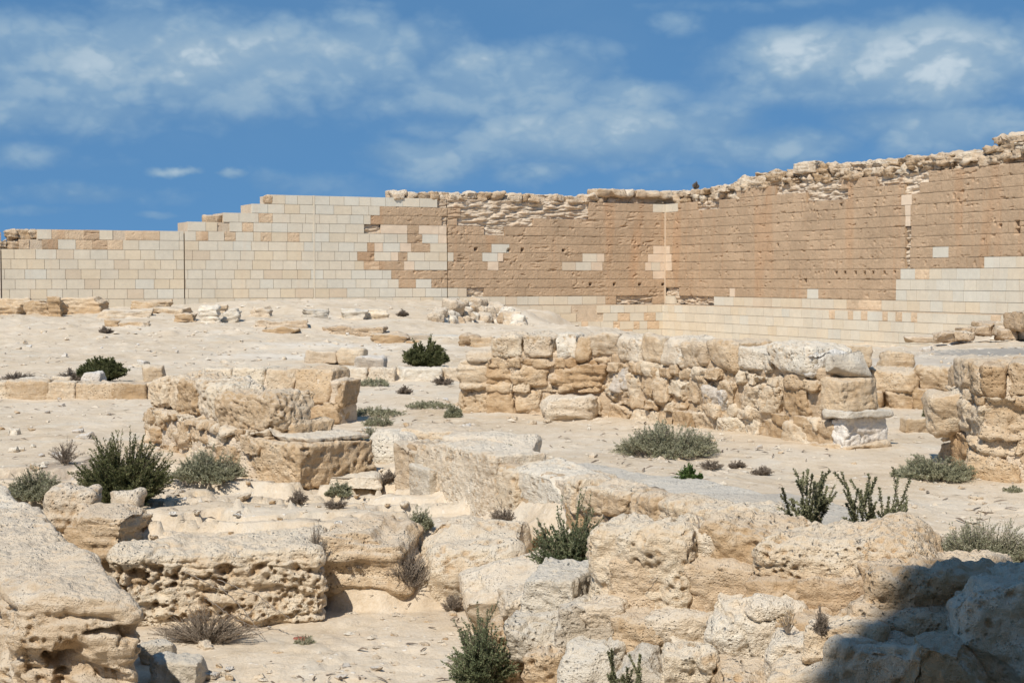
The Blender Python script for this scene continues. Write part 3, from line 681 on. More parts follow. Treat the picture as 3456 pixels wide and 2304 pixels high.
core_box(cm, RW, RW.s_of_u(1690), rend + 0.003, zc(0), zc(-1) - 0.02, -0.5, -2.6, CT_)
core_box(cm, RW, 0.0, rend, -2.0, zc(12) - 0.012, 0.27, -0.05, (0.58, 0.46, 0.33))
PB['R'].build('restored_facing', M_RESTORED, wr, smooth=False)
for k in sorted(k for k in parts if len(k) > 1): parts[k].build('restored_patch', M_RESTORED, wr, smooth=False)
PB['B'].build('weathered_facing', M_WEATHERED, wr, smooth=False); PB['P'].build('mortar_patch', M_RESTORED, wr, smooth=False)
cm.build('core', M_CORE, wr, smooth=False)
cop = MB()
Z0 = zc(0)
coping(RW, 1540, 1695, lambda a: Z0 - 0.05, 0.5, 1.2, 0.40, 0.6, 1.4, cop, -0.05, 0.25, 4, 0.12, strata=0.12)
coping(RW, 1545, 1640, lambda a: Z0 + 0.38, 0.6, 1.2, 0.25, 0.42, 1.3, cop, -0.1, 0.3, 4, 0.1)
coping(RW, 1635, 1700, lambda a: Z0 + 0.38, 0.6, 1.1, 0.42, 0.5, 1.4, cop, -0.05, 0.25, 4, 0.1, strata=0.1)
coping(RW, 1682, 2400, lambda a: Z0 + 0.44, 0.45, 1.5, 0.36, 0.5, 1.6, cop, -0.05, 0.2, 5, 0.15, strata=0.14)
coping(RW, 1686, 2400, lambda a: Z0 + 0.78 + 0.06 * math.sin(a * 2.2), 0.45, 1.5, 0.34, 0.52, 1.5, cop, -0.12, 0.2, 5, 0.15, strata=0.14)
coping(RW, 1800, 1925, lambda a: Z0 + 1.0, 0.6, 1.3, 0.25, 0.4, 1.2, cop, -0.3, 0.2, 4, 0.1, strata=0.1)
coping(RW, 1950, 2250, lambda a: Z0 + 0.98, 0.4, 1.6, 0.15, 0.36, 1.3, cop, -0.35, 0.2, 5, 0.12, strata=0.12)
coping(RW, 2246, 2400, lambda a: Z0 + 1.02, 0.6, 1.2, 0.34, 0.46, 1.5, cop, -0.1, 0.2, 5, 0.12, strata=0.12)
coping(RW, 2262, 2400, lambda a: Z0 + 1.36, 0.9, 1.6, 0.30, 0.46, 1.3, cop, -0.1, 0.2, 5, 0.12, strata=0.12)
c = RW.P(0.5 * (RW.s_of_u(1814) + RW.s_of_u(1868)), 0, -0.5)
add_rock(cop, (c[0], c[1], RW.z_of(1840, 398)), (RW.s_of_u(1868) - RW.s_of_u(1814), 0.9, 0.62), math.atan2(RW.d[1], RW.d[0]), 0.06, 61, 0.25, 0.06, 1, 0.06, strata=0.06)
cop.build('rubble_coping', M_FAR, wr)
ps = MB(); core_box(ps, RW, 0.003, 0.10, -1.5, zc(1), 0.045, -0.03, (0.58, 0.46, 0.33)); ps.build('plaster_seam', M_RESTORED, wr, smooth=False)

# ------------------------------------------------------------------ ruined rubble walls of the court
def G(x, y): return float(H0(np.array([float(x)]), np.array([float(y)]))[0])
class Path:
    def __init__(s, pts):
        s.p = np.array(pts, float); d = np.diff(s.p, axis=0); s.l = np.hypot(d[:, 0], d[:, 1]); s.c = np.concatenate([[0], np.cumsum(s.l)]); s.L = s.c[-1]
    def at(s, t):
        k = min(max(int(np.searchsorted(s.c, t) - 1), 0), len(s.l) - 1); d = (s.p[k + 1] - s.p[k]) / s.l[k]
        return s.p[k] + d * (t - s.c[k]), d
def lay_row(mb, path, t0, t1, z0, h, thick, lmin, lmax, seed, back=True, res=0.03, hj=0.10, jut=0.03, **kw):
    """a row of stones along a wall face line; the wall body lies to the left of the path"""
    rg = np.random.RandomState(seed); t = t0
    base = dict(rnd=0.22, warp=0.14, cuts=3, amp=0.055, freq=2.6, fine=0.020, crack=0.03); base.update(kw)
    while t < t1 - 0.08:
        L = min(rg.uniform(lmin, lmax), t1 - t)
        if t1 - t - L < lmin * 0.5: L = t1 - t
        p, d = path.at(t + L / 2); n = np.array([-d[1], d[0]])
        hh = h * rg.uniform(1 - hj, 1 + hj * 0.9); th = thick * rg.uniform(0.92, 1.04)
        c = p + n * (th / 2 + rg.uniform(-jut, jut))
        zz = z0(t + L / 2) if callable(z0) else z0
        add_rock(mb, (c[0], c[1], zz), (L * 1.04, th, hh * 1.06), math.atan2(d[1], d[0]), res, rg.randint(1e6), **base)
        t += L
def core_wall(mb, path, t0, t1, z0, z1, inset, thick, seed, res=0.06, amp=0.05):
    """mortared rubble core between the face stones"""
    t = t0
    while t < t1 - 1e-6:
        k = min(int(np.searchsorted(path.c, t + 1e-6) - 1), len(path.l) - 1); te = min(t1, path.c[k + 1]); d = (path.p[k + 1] - path.p[k]) / path.l[k]; n = np.array([-d[1], d[0]])
        m = path.p[k] + d * ((t + te) / 2 - path.c[k]); c = m + n * (inset + thick / 2)
        add_rock(mb, (c[0], c[1], z0), (te - t + 0.1, thick, z1 - z0), math.atan2(d[1], d[0]), res, seed + k, rnd=0.12, warp=0.01, amp=amp, freq=2.5, fine=0.02, pit=0.05, pitsz=0.12)
        t = te
def face_stone(mb, u0, u1, v0, v1, Y, depth, rz=0.0, seed=0, **kw):
    """a stone whose front face covers the measured rectangle at depth Y"""
    a = at_y(u0, v1, Y); b = at_y(u1, v0, Y); w = (b[0] - a[0]) / max(math.cos(rz), 0.4); h = b[2] - a[2]
    c = np.array([(a[0] + b[0]) / 2 - math.sin(rz) * depth / 2, Y + math.cos(rz) * depth / 2, a[2]])
    add_rock(mb, c, (w, depth, h), rz, seed=seed, **kw)
    return c, (w, depth, h)

# --- long wall across the middle right (two stretches meeting at a blunt angle)
HP = Path([(-0.93, 26.55), (1.68, 25.85), (4.64, 20.9)]); HL = HP.L; HB = HP.c[1]
hw = thing('masonry_ruin', 'long tan rubble wall with big top blocks and a white plastered end', 'ruined wall', (2.0, 24.6, 0))
f = MB()
core_wall(f, HP, 0.15, HL - 0.45, -0.15, 1.10, 0.07, 0.68, 70)
f.build('mortar_core', M_MORTAR, hw)
f = MB()
lay_row(f, HP, 0.42, HB - 0.1, -0.06, 0.46, 0.5, 0.45, 0.95, 5, res=0.028, pit=0.02, pitsz=0.06, pitlo=0.1)
lay_row(f, HP, 0.45, HB - 0.05, 0.40, 0.14, 0.45, 0.25, 0.5, 6, res=0.025)
lay_row(f, HP, 0.42, HB - 0.1, 0.52, 0.32, 0.5, 0.5, 1.1, 7, res=0.028, strata=0.05, amp=0.06)
lay_row(f, HP, 0.5, HB, 0.83, 0.15, 0.42, 0.14, 0.38, 8, res=0.024, cuts=3)
f.build('left_stretch_masonry', M_BROWN, hw)
f = MB()
lay_row(f, HP, HB - 0.05, HL - 0.65, -0.10, 0.34, 0.5, 0.3, 0.75, 15, res=0.028, hj=0.2, pit=0.02, pitsz=0.05, pitlo=0.1)
lay_row(f, HP, HB, HL - 0.55, 0.22, 0.16, 0.45, 0.15, 0.45, 16, res=0.025, hj=0.3, cuts=2)
lay_row(f, HP, HB - 0.05, HL - 0.8, 0.36, 0.44, 0.5, 0.3, 0.7, 17, res=0.026, hj=0.12, pit=0.035, pitsz=0.06, pitlo=-0.15)
lay_row(f, HP, HB, HL - 0.5, 0.79, 0.15, 0.45, 0.12, 0.42, 18, res=0.024, hj=0.3, cuts=3, jut=0.06)
f.build('right_stretch_masonry', M_TAN, hw)
TOPS = [(0.62, 1.12, .44), (1.14, 1.72, .47), (1.74, 2.10, .44), (2.12, 2.36, .43), (2.36, 2.95, .47), (2.95, 3.62, .43), (3.62, 4.15, .46), (4.15, 4.78, .45), (4.78, 5.35, .42), (5.35, 6.1, .45), (6.1, 6.9, .42), (6.9, HL - 0.6, .46)]
for i, (a, b, h) in enumerate(TOPS):
    f = MB(); p, d = HP.at((a + b) / 2); n = np.array([-d[1], d[0]]); c = p + n * 0.38
    add_rock(f, (c[0], c[1], 0.97), (b - a + 0.02, 0.80, h), math.atan2(d[1], d[0]), 0.026, 300 + i, 0.42, 0.10, 1, 0.06, 1.8, 0.016, pit=0.03, pitsz=0.06, pitlo=0.05)
    f.build('top_block', M_CREAM if i % 3 else M_TAN, hw)
f = MB(); p, d = HP.at(HL - 0.40); c = p + np.array([-d[1], d[0]]) * 0.4
add_rock(f, (c[0], c[1], 0.98), (0.40, 0.6, 0.36), math.atan2(d[1], d[0]), 0.026, 321, 0.25, 0.22, 4, 0.04, 2.0, 0.01)
tag(f.build('top_block', M_GREY, hw), 'dark grey pointed top block at the right end')
f = MB(); c, _ = face_stone(f, 1056, 1136, 826, 893, 26.45, 0.75, -0.12, 41, rnd=0.4, warp=0.12, res=0.024, strata=0.05, amp=0.05)
tag(f.build('end_block', M_TAN, hw), 'upper end block with slanting grooves')
f = MB(); face_stone(f, 1056, 1128, 896, 958, 26.5, 0.7, -0.12, 43, rnd=0.45, warp=0.10, res=0.024, amp=0.06, pit=0.04, pitsz=0.07)
tag(f.build('end_block', M_BROWN, hw), 'lower end block hollowed at its foot')
f = MB(); face_stone(f, 1070, 1150, 812, 828, 26.5, 0.7, -0.1, 44, rnd=0.4, warp=0.1, res=0.03); f.build('flat_slab', M_CREAM, hw)
# right end: grey-brown stone over a thin slab over a white plastered foot
e0, ed = HP.at(HL); en = np.array([-ed[1], ed[0]]); erz = math.atan2(ed[1], ed[0])
def end_stone(name, mat, a, b, z, h, depth, seed, lab=None, **kw):
    f = MB(); p, d = HP.at((a + b) / 2); c = p + np.array([-d[1], d[0]]) * (depth / 2 - kw.pop('out', 0.0))
    add_rock(f, (c[0], c[1], z), (b - a, depth, h), erz, 0.02, seed, **kw); o = f.build(name, mat, hw)
    if lab: tag(o, lab)
end_stone('end_block', M_BROWN, HL - 0.50, HL - 0.02, 0.50, 0.46, 0.80, 51, 'smooth grey-brown block above the plastered foot', rnd=0.25, warp=0.06, amp=0.025, cuts=1)
end_stone('flat_slab', M_GREY, HL - 0.32, HL + 0.12, 0.43, 0.10, 0.90, 52, 'thin overhanging slab above the white plaster', rnd=0.5, warp=0.06, amp=0.03, out=0.06)
end_stone('plaster_foot', M_PLASTER, HL - 0.26, HL + 0.02, -0.02, 0.48, 0.80, 53, 'white plastered foot of the wall', rnd=0.25, warp=0.08, amp=0.03, freq=3.0, cuts=1)
end_stone('end_block', M_TAN, HL - 1.05, HL - 0.24, -0.08, 0.46, 0.7, 54, 'long low block left of the white plaster', rnd=0.2, warp=0.04, amp=0.03, strata=0.02)
end_stone('footing', M_TAN, HL - 0.65, HL + 0.12, -0.16, 0.22, 0.95, 55, None, rnd=0.5, warp=0.1, amp=0.05, out=0.10)
for (a, z, w, h, sd) in ((HB + 0.06, 0.42, 0.28, 0.46, 61), (HB + 0.36, 0.46, 0.16, 0.40, 62), (5.32, 0.36, 0.34, 0.36, 63), (5.68, 0.34, 0.2, 0.3, 64)):
    f = MB(); p, d = HP.at(a + w / 2); c = p + np.array([-d[1], d[0]]) * 0.22
    add_rock(f, (c[0], c[1], z), (w, 0.52, h), math.atan2(d[1], d[0]), 0.02, sd, 0.35, 0.15, 3, 0.03, 3, 0.01)
    tag(f.build('white_stone', M_WHITE, hw), 'bright white stone set in the wall face')
f = MB(); p, d = HP.at(6.9)
for (a, z, w, h, sd) in ((HL - 0.78, 1.0, 0.30, 0.36, 71),):
    p, d = HP.at(a); c = p + np.array([-d[1], d[0]]) * 0.30; add_rock(f, (c[0], c[1], z), (w, 0.72, h), erz, 0.02, sd, 0.4, 0.2, 3, 0.05, 3, 0.02)
tag(f.build('white_stone', M_WHITE, hw), 'rough white broken stone in the top course')

# --- mid-left wall
FP = Path([at_z(332, 1016, -0.02)[:2], at_z(520, 1085, -0.03)[:2], at_z(690, 1116, -0.06)[:2]]); FL = FP.L
fw = thing('masonry_ruin', 'rubble wall of two tiers ending in a honey brown squared block', 'ruined wall', (-4.2, 20.2, 0))
f = MB(); core_wall(f, FP, 0.1, FL - 0.15, -0.2, 0.42, 0.035, 1.0, 80); f.build('mortar_core', M_MORTAR, fw)
f = MB()
lay_row(f, FP, 0.0, FL - 0.75, -0.12, 0.22, 0.5, 0.25, 0.6, 21, res=0.024, hj=0.25, jut=0.06, pit=0.025, pitsz=0.05)
lay_row(f, FP, 0.05, FL - 0.75, 0.08, 0.20, 0.5, 0.2, 0.5, 23, res=0.022, hj=0.3, cuts=2, jut=0.05)
lay_row(f, FP, 0.0, FL - 0.7, 0.25, 0.22, 0.5, 0.3, 0.65, 22, res=0.022, hj=0.15, pit=0.03, pitsz=0.055)
lay_row(f, FP, 0.3, FL - 0.8, 0.44, 0.08, 0.6, 0.15, 0.4, 26, res=0.022, cuts=2)
f.build('lower_tier', M_TAN, fw)
f = MB(); p, d = FP.at(FL - 0.4); n = np.array([-d[1], d[0]]); c = p + n * 0.58
frz = math.atan2(d[1], d[0])
add_rock(f, (c[0], c[1], -0.12), (0.84, 1.16, 0.56), frz, 0.018, 91, 0.14, 0.05, 0, 0.045, 2.4, 0.014, pit=0.05, pitsz=0.09, pitlo=0.0)
tag(f.build('end_block', M_BROWN, fw), 'big squared end block, honey brown and pitted')
f = MB(); c2 = p + n * 0.60 - d * 0.02; add_rock(f, (c2[0], c2[1], 0.43), (0.80, 0.95, 0.06), frz, 0.03, 92, 0.5, 0.05, 1, 0.015); f.build('flat_slab', M_CREAM, fw)
UP = [(0.05, 0.72, .50), (0.70, 1.32, .52), (1.30, 2.05, .55), (2.02, 2.72, .52), (2.70, 3.42, .50), (3.40, FL - 0.62, .48)]
for i, (a, b, h) in enumerate(UP):
    f = MB(); p, d = FP.at((a + b) / 2); n = np.array([-d[1], d[0]]); c = p + n * (0.45 + 0.05 * (i % 2))
    add_rock(f, (c[0], c[1], 0.46 + 0.03 * (i % 2)), (b - a - 0.01, 0.70, h + 0.02), math.atan2(d[1], d[0]), 0.018, 400 + i, 0.42, 0.12, 2, 0.06, 2.6, 0.022, pit=0.04, pitsz=0.06, pitlo=-0.1, crack=0.04)
    f.build('upper_block', M_CREAM if i == 3 else M_TAN, fw)
f = MB(); p, d = FP.at(FL - 0.72); c = p + np.array([-d[1], d[0]]) * 0.72; add_rock(f, (c[0], c[1], 0.46), (0.30, 0.7, 0.17), frz, 0.022, 93, 0.5, 0.1, 1, 0.03); f.build('upper_block', M_BROWN, fw)

# --- wall of large blocks behind the mid-left wall
BP = Path([(-5.35, 25.6), (-2.75, 24.35)])
bw = thing('masonry_ruin', 'low wall of squared brown blocks behind the mid-left wall, broken at its right end', 'ruined wall', (-4, 25.2, 0))
f = MB(); core_wall(f, BP, 0.1, BP.L - 0.15, -0.2, 0.72, 0.05, 0.5, 88); f.build('mortar_core', M_MORTAR, bw)
f = MB(); lay_row(f, BP, 0.0, BP.L - 0.1, -0.1, 0.40, 0.6, 0.3, 0.6, 31, res=0.026, pit=0.02, pitsz=0.06); f.build('lower_masonry', M_BROWN, bw)
for i, (a, b, h) in enumerate(((0.0, 0.62, .56), (0.63, 1.3, .60), (1.32, 1.92, .58), (1.94, 2.62, .60), (2.62, BP.L, .42))):
    f = MB(); p, d = BP.at((a + b) / 2); c = p + np.array([-d[1], d[0]]) * 0.32
    add_rock(f, (c[0], c[1], 0.30), (b - a, 0.64, h), math.atan2(d[1], d[0]), 0.026, 430 + i, 0.22, 0.05, 1 if i < 4 else 4, 0.035, 2.2, 0.012, pit=0.03 if i == 4 else 0.0)
    f.build('top_block', M_TAN if i != 3 else M_BROWN, bw)

# --- low kerbs
def kerb(name, label, cat, pts, h, thick, lmin, lmax, mat, seed, z0=-0.1, res=0.035, top=0.0, **kw):
    P_ = Path(pts); m = P_.at(P_.L / 2)[0]
    f = MB(); lay_row(f, P_, 0, P_.L, (lambda t: G(*P_.at(t)[0]) - 0.06) if z0 is None else z0, h, thick, lmin, lmax, seed, res=res, **kw)
    return tag(f.build(name, mat, loc=(m[0], m[1], 0)), label, cat)
kerb('stone_kerb', 'long low kerb of tan blocks along the left, in front of the far bushes', 'low wall', [(-11.5, 29.35), (-4.3, 29.15)], 0.40, 0.6, 0.5, 1.1, M_TAN, 33, -0.08, rnd=0.18, warp=0.04, amp=0.03, cuts=0)
kerb('stone_kerb', 'thin low kerb of pale stone just below the round bush in the centre', 'low wall', [(-3.95, 34.05), (-0.35, 34.0)], 0.36, 0.6, 0.6, 1.2, M_CREAM, 34, -0.06, rnd=0.2, warp=0.04, amp=0.03, cuts=1)
stp = thing('stone_steps', 'two shallow grey-brown stone steps in the middle distance', 'steps', (-3.2, 50, 0.2))
for nm, (u0, u1, v0, v1, Y, sd, mt) in zip(('lower_step', 'upper_step'), ((935, 1048, 784, 801, 49.2, 3, M_BROWN), (890, 1062, 768, 785, 50.2, 4, M_GREY))):
    f = MB(); a = at_y(u0, v1, Y); b = at_y(u1, v0, Y); Pp = Path([(a[0], Y), (b[0], Y - 0.15)])
    lay_row(f, Pp, 0, Pp.L, a[2] - 0.1, b[2] - a[2] + 0.08, 0.9, 0.7, 1.4, sd, res=0.06, rnd=0.15, warp=0.04, amp=0.03, cuts=0); f.build(nm, mt, stp)
# --- sill wall running from the centre towards the right front
EP = Path([at_z(918, 1125, -0.18)[:2], at_z(1000, 1152, -0.2)[:2], at_z(1110, 1190, -0.22)[:2], at_z(1250, 1246, -0.28)[:2], at_z(1330, 1283, -0.30)[:2], (1.20, 13.55), (2.2, 12.3)])
ew = thing('masonry_ruin', 'low retaining wall of pale blocks topped by a flat grey slab', 'ruined wall', (0.2, 16, 0))
print('E path', EP.p.round(2).tolist(), EP.c.round(2).tolist())
f = MB(); core_wall(f, EP, 0.1, EP.L, -0.75, 0.40, 0.05, 0.46, 95); f.build('mortar_core', M_MORTAR, ew)
ES = [(-0.10, 0.34, -.30, .76, M_CREAM), (0.35, 0.52, -.28, .70, M_GREY), (0.52, 1.06, -.32, .80, M_CREAM), (0.56, 1.00, -.36, .56, M_GREY), (1.05, 2.46, -.45, .94, M_CREAM), (2.45, 2.88, -.50, .90, M_TAN), (2.86, 4.0, -.60, 1.02, M_CREAM)]
for i, (a, b, z, h, mt) in enumerate(ES):
    f = MB(); p, d = EP.at((a + b) / 2); c = p + np.array([-d[1], d[0]]) * (0.18 if i == 3 else 0.30)
    flat = i in (3, 4)
    add_rock(f, (c[0], c[1], z), (b - a + 0.06, 0.62, h), math.atan2(d[1], d[0]), 0.017, 500 + i, 0.10 if flat else 0.3, 0.02 if flat else 0.08, 0 if flat else 2, 0.03, 2.0, 0.012, pit=0.014 if flat else 0.03, pitsz=0.04 if flat else 0.055, pitlo=-0.2)
    f.build('block', mt, ew)
f = MB()
rg = np.random.RandomState(9); t = 3.98
while t < EP.L - 0.2:
    for z, h in ((-0.68, 0.34), (-0.38, 0.32), (-0.10, 0.28), (0.14, 0.26)):
        L = rg.uniform(0.25, 0.5); p, d = EP.at(min(t + L / 2, EP.L)); c = p + np.array([-d[1], d[0]]) * (0.22 + rg.uniform(-0.06, 0.06))
        add_rock(f, (c[0], c[1], z), (L * 1.25, 0.45, h * 1.15), math.atan2(d[1], d[0]), 0.018, rg.randint(1e6), 0.5, 0.15, 3, 0.04, 2.5, 0.015, pit=0.02, pitsz=0.05)
    t += 0.36
f.build('rubble_face', M_TAN, ew)
f = MB()
for i, (u0, u1, v, z) in enumerate(((1235, 1300, 1082, .36), (1330, 1395, 1095, .33), (1400, 1450, 1118, .28))):
    p = at_z((u0 + u1) / 2, v, z); add_rock(f, (p[0], p[1] + 0.1, z - 0.2), (0.42, 0.35, 0.22), -0.9, 0.018, 540 + i, 0.5, 0.15, 3, 0.04, 3, 0.015)
f.build('rubble_cap', M_CREAM, ew)
# grey slabs level with the court
f = MB()
for i, (u0, v0, u1, v1, wd) in enumerate(((1240, 1078, 1420, 1118, 0.75), (1410, 1112, 1620, 1165, 0.95), (1600, 1150, 1850, 1225, 1.15))):
    a = at_z(u0, v0, 0.2); b = at_z(u1, v1, 0.2); d = (b - a)[:2]; L = np.hypot(*d); d = d / L; n = np.array([-d[1], d[0]]); c = (a[:2] + b[:2]) / 2 + n * (wd * 0.42)
    add_rock(f, (c[0], c[1], -0.02), (L * 1.05, wd, 0.27), math.atan2(d[1], d[0]), 0.03, 560 + i, 0.4, 0.02, 0, 0.025, 1.2, 0.005)
tag(f.build('flat_slab', M_GREY, ew), 'smooth grey slab level with the court floor')
f = MB(); p = at_z(1085, 1020, 0.35); add_rock(f, (p[0] + 0.1, p[1] + 0.5, 0.06), (1.5, 0.65, 0.36), -0.45, 0.022, 570, 0.6, 0.08, 3, 0.04, 1.8, 0.012); f.build('cap_stone', M_CREAM, ew)
f = MB(); p = at_z(1040, 990, 0.4); add_rock(f, (p[0] - 0.1, p[1] + 0.5, 0.02), (1.3, 0.7, 0.38), -0.4, 0.022, 571, 0.6, 0.08, 3, 0.04, 1.8, 0.012); f.build('cap_stone', M_TAN, ew)
f = MB(); p = at_z(905, 1065, 0.0); add_rock(f, (p[0], p[1] + 0.35, -0.22), (0.60, 1.0, 0.62), 0.35, 0.02, 572, 0.6, 0.15, 2, 0.07, 2, 0.014); tag(f.build('end_block', M_CREAM, ew), 'pale rounded stone at the far left end')

# --- wall at the right edge
JP = Path([at_z(2190, 1062, 0.0)[:2], at_z(2420, 1150, 0.0)[:2]])
jw = thing('masonry_ruin', 'tall rubble wall at the right edge with a big stone jutting out on its left', 'ruined wall', (6, 17.5, 0))
JP = Path([(5.66, 19.6), (5.56, 17.75), (8.3, 16.2)])
f = MB(); core_wall(f, JP, 0.1, JP.L, -0.2, 1.25, 0.06, 0.66, 97); f.build('mortar_core', M_MORTAR, jw)
f = MB()
lay_row(f, JP, 0.0, JP.L, -0.12, 0.42, 0.5, 0.35, 0.7, 41, res=0.022, hj=0.2, pit=0.02, pitsz=0.05, cuts=2)
lay_row(f, JP, 0.05, JP.L, 0.30, 0.18, 0.5, 0.25, 0.5, 42, res=0.022, hj=0.2, cuts=2)
f.build('lower_masonry', M_BROWN, jw)
f = MB()
lay_row(f, JP, 0.05, JP.L, 0.47, 0.44, 0.55, 0.45, 0.8, 43, res=0.022, hj=0.1, strata=0.02)
lay_row(f, JP, 0.1, JP.L, 0.90, 0.09, 0.5, 0.2, 0.5, 45, res=0.022, cuts=2)
f.build('middle_masonry', M_TAN, jw)
for i, (a, b, h, mt) in enumerate(((0.55, 1.2, .42, M_CREAM), (1.2, 1.85, .46, M_TAN), (1.85, 2.1, .40, M_BROWN), (2.1, 2.8, .46, M_TAN), (2.8, 3.5, .44, M_CREAM), (3.5, JP.L, .44, M_TAN))):
    f = MB(); p, d = JP.at((a + b) / 2); c = p + np.array([-d[1], d[0]]) * 0.36
    add_rock(f, (c[0], c[1], 0.96), (b - a, 0.74, h), math.atan2(d[1], d[0]), 0.02, 450 + i, 0.35, 0.12, 2, 0.05, 2, 0.014, pit=0.02, pitsz=0.05)
    f.build('top_block', mt, jw)
f = MB(); add_rock(f, (5.62, 19.15, 0.46), (0.62, 0.9, 0.50), -0.25, 0.02, 460, 0.4, 0.14, 3, 0.06, 2, 0.012)
tag(f.build('end_block', M_TAN, jw), 'large weathered stone jutting out at the left end')

# --- low wall between the two, further back
KP = Path([(5.5, 28.2), (8.2, 26.9)])
kw_ = thing('masonry_ruin', 'low worn wall behind the gap right of the white plastered end', 'ruined wall', (6.8, 27, 0))
f = MB(); lay_row(f, KP, 0.0, KP.L, -0.1, 0.42, 0.7, 0.4, 0.8, 51, res=0.03, cuts=2); f.build('lower_masonry', M_TAN, kw_)
f = MB(); lay_row(f, KP, 0.0, KP.L, 0.28, 0.42, 0.8, 0.7, 1.2, 52, res=0.028, rnd=0.5, amp=0.06, pit=0.025); f.build('upper_masonry', M_TAN, kw_)

# --- foreground right wall
dw = thing('masonry_ruin', 'large rubble wall in the right foreground, its right half in deep shadow', 'ruined wall', (1.4, 8.3, 0))
DTOP = [  # front rectangle u0,u1,v0,v1, depth of face, thickness, turn, material, seed, kw
    (1344, 1560, 1212, 1452, 8.75, 0.62, -0.45, M_TAN, 1, dict(rnd=0.45, pit=0.022, pitsz=0.045)),
    (1545, 1640, 1236, 1430, 8.72, 0.55, -0.5, M_CREAM, 2, dict(rnd=0.35, pit=0.015)),
    (1620, 1790, 1218, 1440, 8.60, 0.65, -0.45, M_TAN, 3, dict(rnd=0.42, cuts=2, pit=0.012)),
    (1765, 2110, 1246, 1450, 8.25, 0.75, -0.40, M_TAN, 4, dict(rnd=0.55, pit=0.03, pitsz=0.045, pitlo=-0.2)),
    (1990, 2320, 1330, 1540, 7.55, 0.8, -0.3, M_TAN, 5, dict(rnd=0.35, warp=0.16, cuts=4, pit=0.02)),
    (2205, 2470, 1395, 1610, 7.0, 0.8, -0.3, M_TAN, 6, dict(rnd=0.4, warp=0.15, cuts=4, pit=0.02)),
    (2110, 2300, 1308, 1410, 8.3, 0.6, -0.4, M_TAN, 7, dict(rnd=0.4, warp=0.12, cuts=3)),
    (1915, 1990, 1420, 1500, 7.75, 0.4, -0.4, M_TAN, 8, dict(rnd=0.45, warp=0.15, cuts=3))]
for (u0, u1, v0, v1, Y, dp, rz, mt, sd, kw) in DTOP:
    f = MB(); b = dict(res=0.010, warp=0.08, cuts=1, amp=0.06, freq=2.8, fine=0.018, crack=0.035); b.update(kw)
    face_stone(f, u0 - 12, u1 + 12, v0 - 14, v1 + 12, Y, dp, rz, 600 + sd, **b); f.build('top_block', mt, dw)
DLOW = [
    (1490, 1665, 1425, 1505, 8.35, 0.5, -0.3, M_CREAM, 11, dict(cuts=4)), (1620, 1850, 1398, 1560, 8.1, 0.55, -0.25, M_CREAM, 12, dict(cuts=5, rnd=0.2, warp=0.16)),
    (1760, 1905, 1470, 1590, 7.7, 0.45, -0.3, M_CREAM, 13, dict(cuts=3, rnd=0.4)), (1195, 1345, 1345, 1440, 9.0, 0.75, -0.2, M_GREY, 14, dict(rnd=0.2, amp=0.02)),
    (1180, 1300, 1425, 1530, 8.75, 0.5, -0.1, M_GREY, 15, dict(cuts=4, rnd=0.2)), (1290, 1400, 1410, 1500, 8.6, 0.5, -0.25, M_GREY, 16, dict(cuts=4, rnd=0.25)),
    (1135, 1215, 1460, 1630, 8.95, 0.4, 0.0, M_TAN, 17, dict(rnd=0.5, pit=0.035, pitsz=0.05)), (1155, 1220, 1378, 1450, 9.1, 0.5, 0.0, M_CREAM, 18, dict(rnd=0.5, pit=0.02)),
    (1330, 1420, 1395, 1455, 8.6, 0.4, -0.3, M_CREAM, 19, dict(rnd=0.6, cuts=2)), (1380, 1500, 1440, 1530, 8.45, 0.5, -0.3, M_TAN, 20, dict(cuts=3)),
    (1205, 1300, 1520, 1640, 8.5, 0.45, -0.1, M_TAN, 21, dict(cuts=3, pit=0.03)), (1295, 1420, 1495, 1640, 8.3, 0.45, -0.2, M_GREY, 22, dict(cuts=4)),
    (1415, 1520, 1520, 1660, 8.1, 0.45, -0.2, M_GREY, 23, dict(cuts=3)), (1510, 1640, 1500, 1640, 8.0, 0.5, -0.25, M_TAN, 24, dict(cuts=3, pit=0.02)),
    (1630, 1790, 1555, 1680, 7.7, 0.5, -0.25, M_TAN, 25, dict(cuts=2, pit=0.03)), (1900, 2120, 1480, 1640, 7.2, 0.5, -0.3, M_TAN, 26, dict(cuts=4)),
    (1860, 2010, 1440, 1530, 7.5, 0.45, -0.3, M_TAN, 27, dict(cuts=3)), (2080, 2240, 1500, 1680, 6.9, 0.5, -0.3, M_TAN, 28, dict(cuts=4)), (1780, 1930, 1560, 1700, 7.3, 0.5, -0.3, M_TAN, 29, dict(cuts=4)),
    (1660, 1760, 1420, 1470, 8.3, 0.4, -0.3, M_TAN, 30, dict(cuts=2, rnd=0.5)), (1780, 1880, 1425, 1490, 8.05, 0.4, -0.3, M_TAN, 31, dict(cuts=2, rnd=0.5))]
for (u0, u1, v0, v1, Y, dp, rz, mt, sd, kw) in DLOW:
    f = MB(); b = dict(res=0.010, warp=0.12, cuts=2, amp=0.045, freq=3.2, fine=0.014, rnd=0.3, crack=0.03); b.update(kw)
    face_stone(f, u0 - 6, u1 + 6, v0 - 4, v1 + 4, Y, dp, rz, 640 + sd, **b); f.build('rubble_stone', mt, dw)
f = MB()
for i, (u0, u1, v0, v1, Y, dp) in enumerate(((1215, 1520, 1440, 1700, 8.80, 0.7), (1400, 1760, 1300, 1700, 8.60, 0.5), (1700, 2060, 1330, 1750, 8.18, 0.5), (1960, 2450, 1420, 1800, 7.42, 0.9))):
    face_stone(f, u0, u1, v0, v1, Y, dp, -0.35, 690 + i, res=0.016, rnd=0.2, warp=0.04, amp=0.05, freq=3, fine=0.014, pit=0.02, pitsz=0.06)
f.build('mortar_core', M_MORTAR, dw)
f = MB()
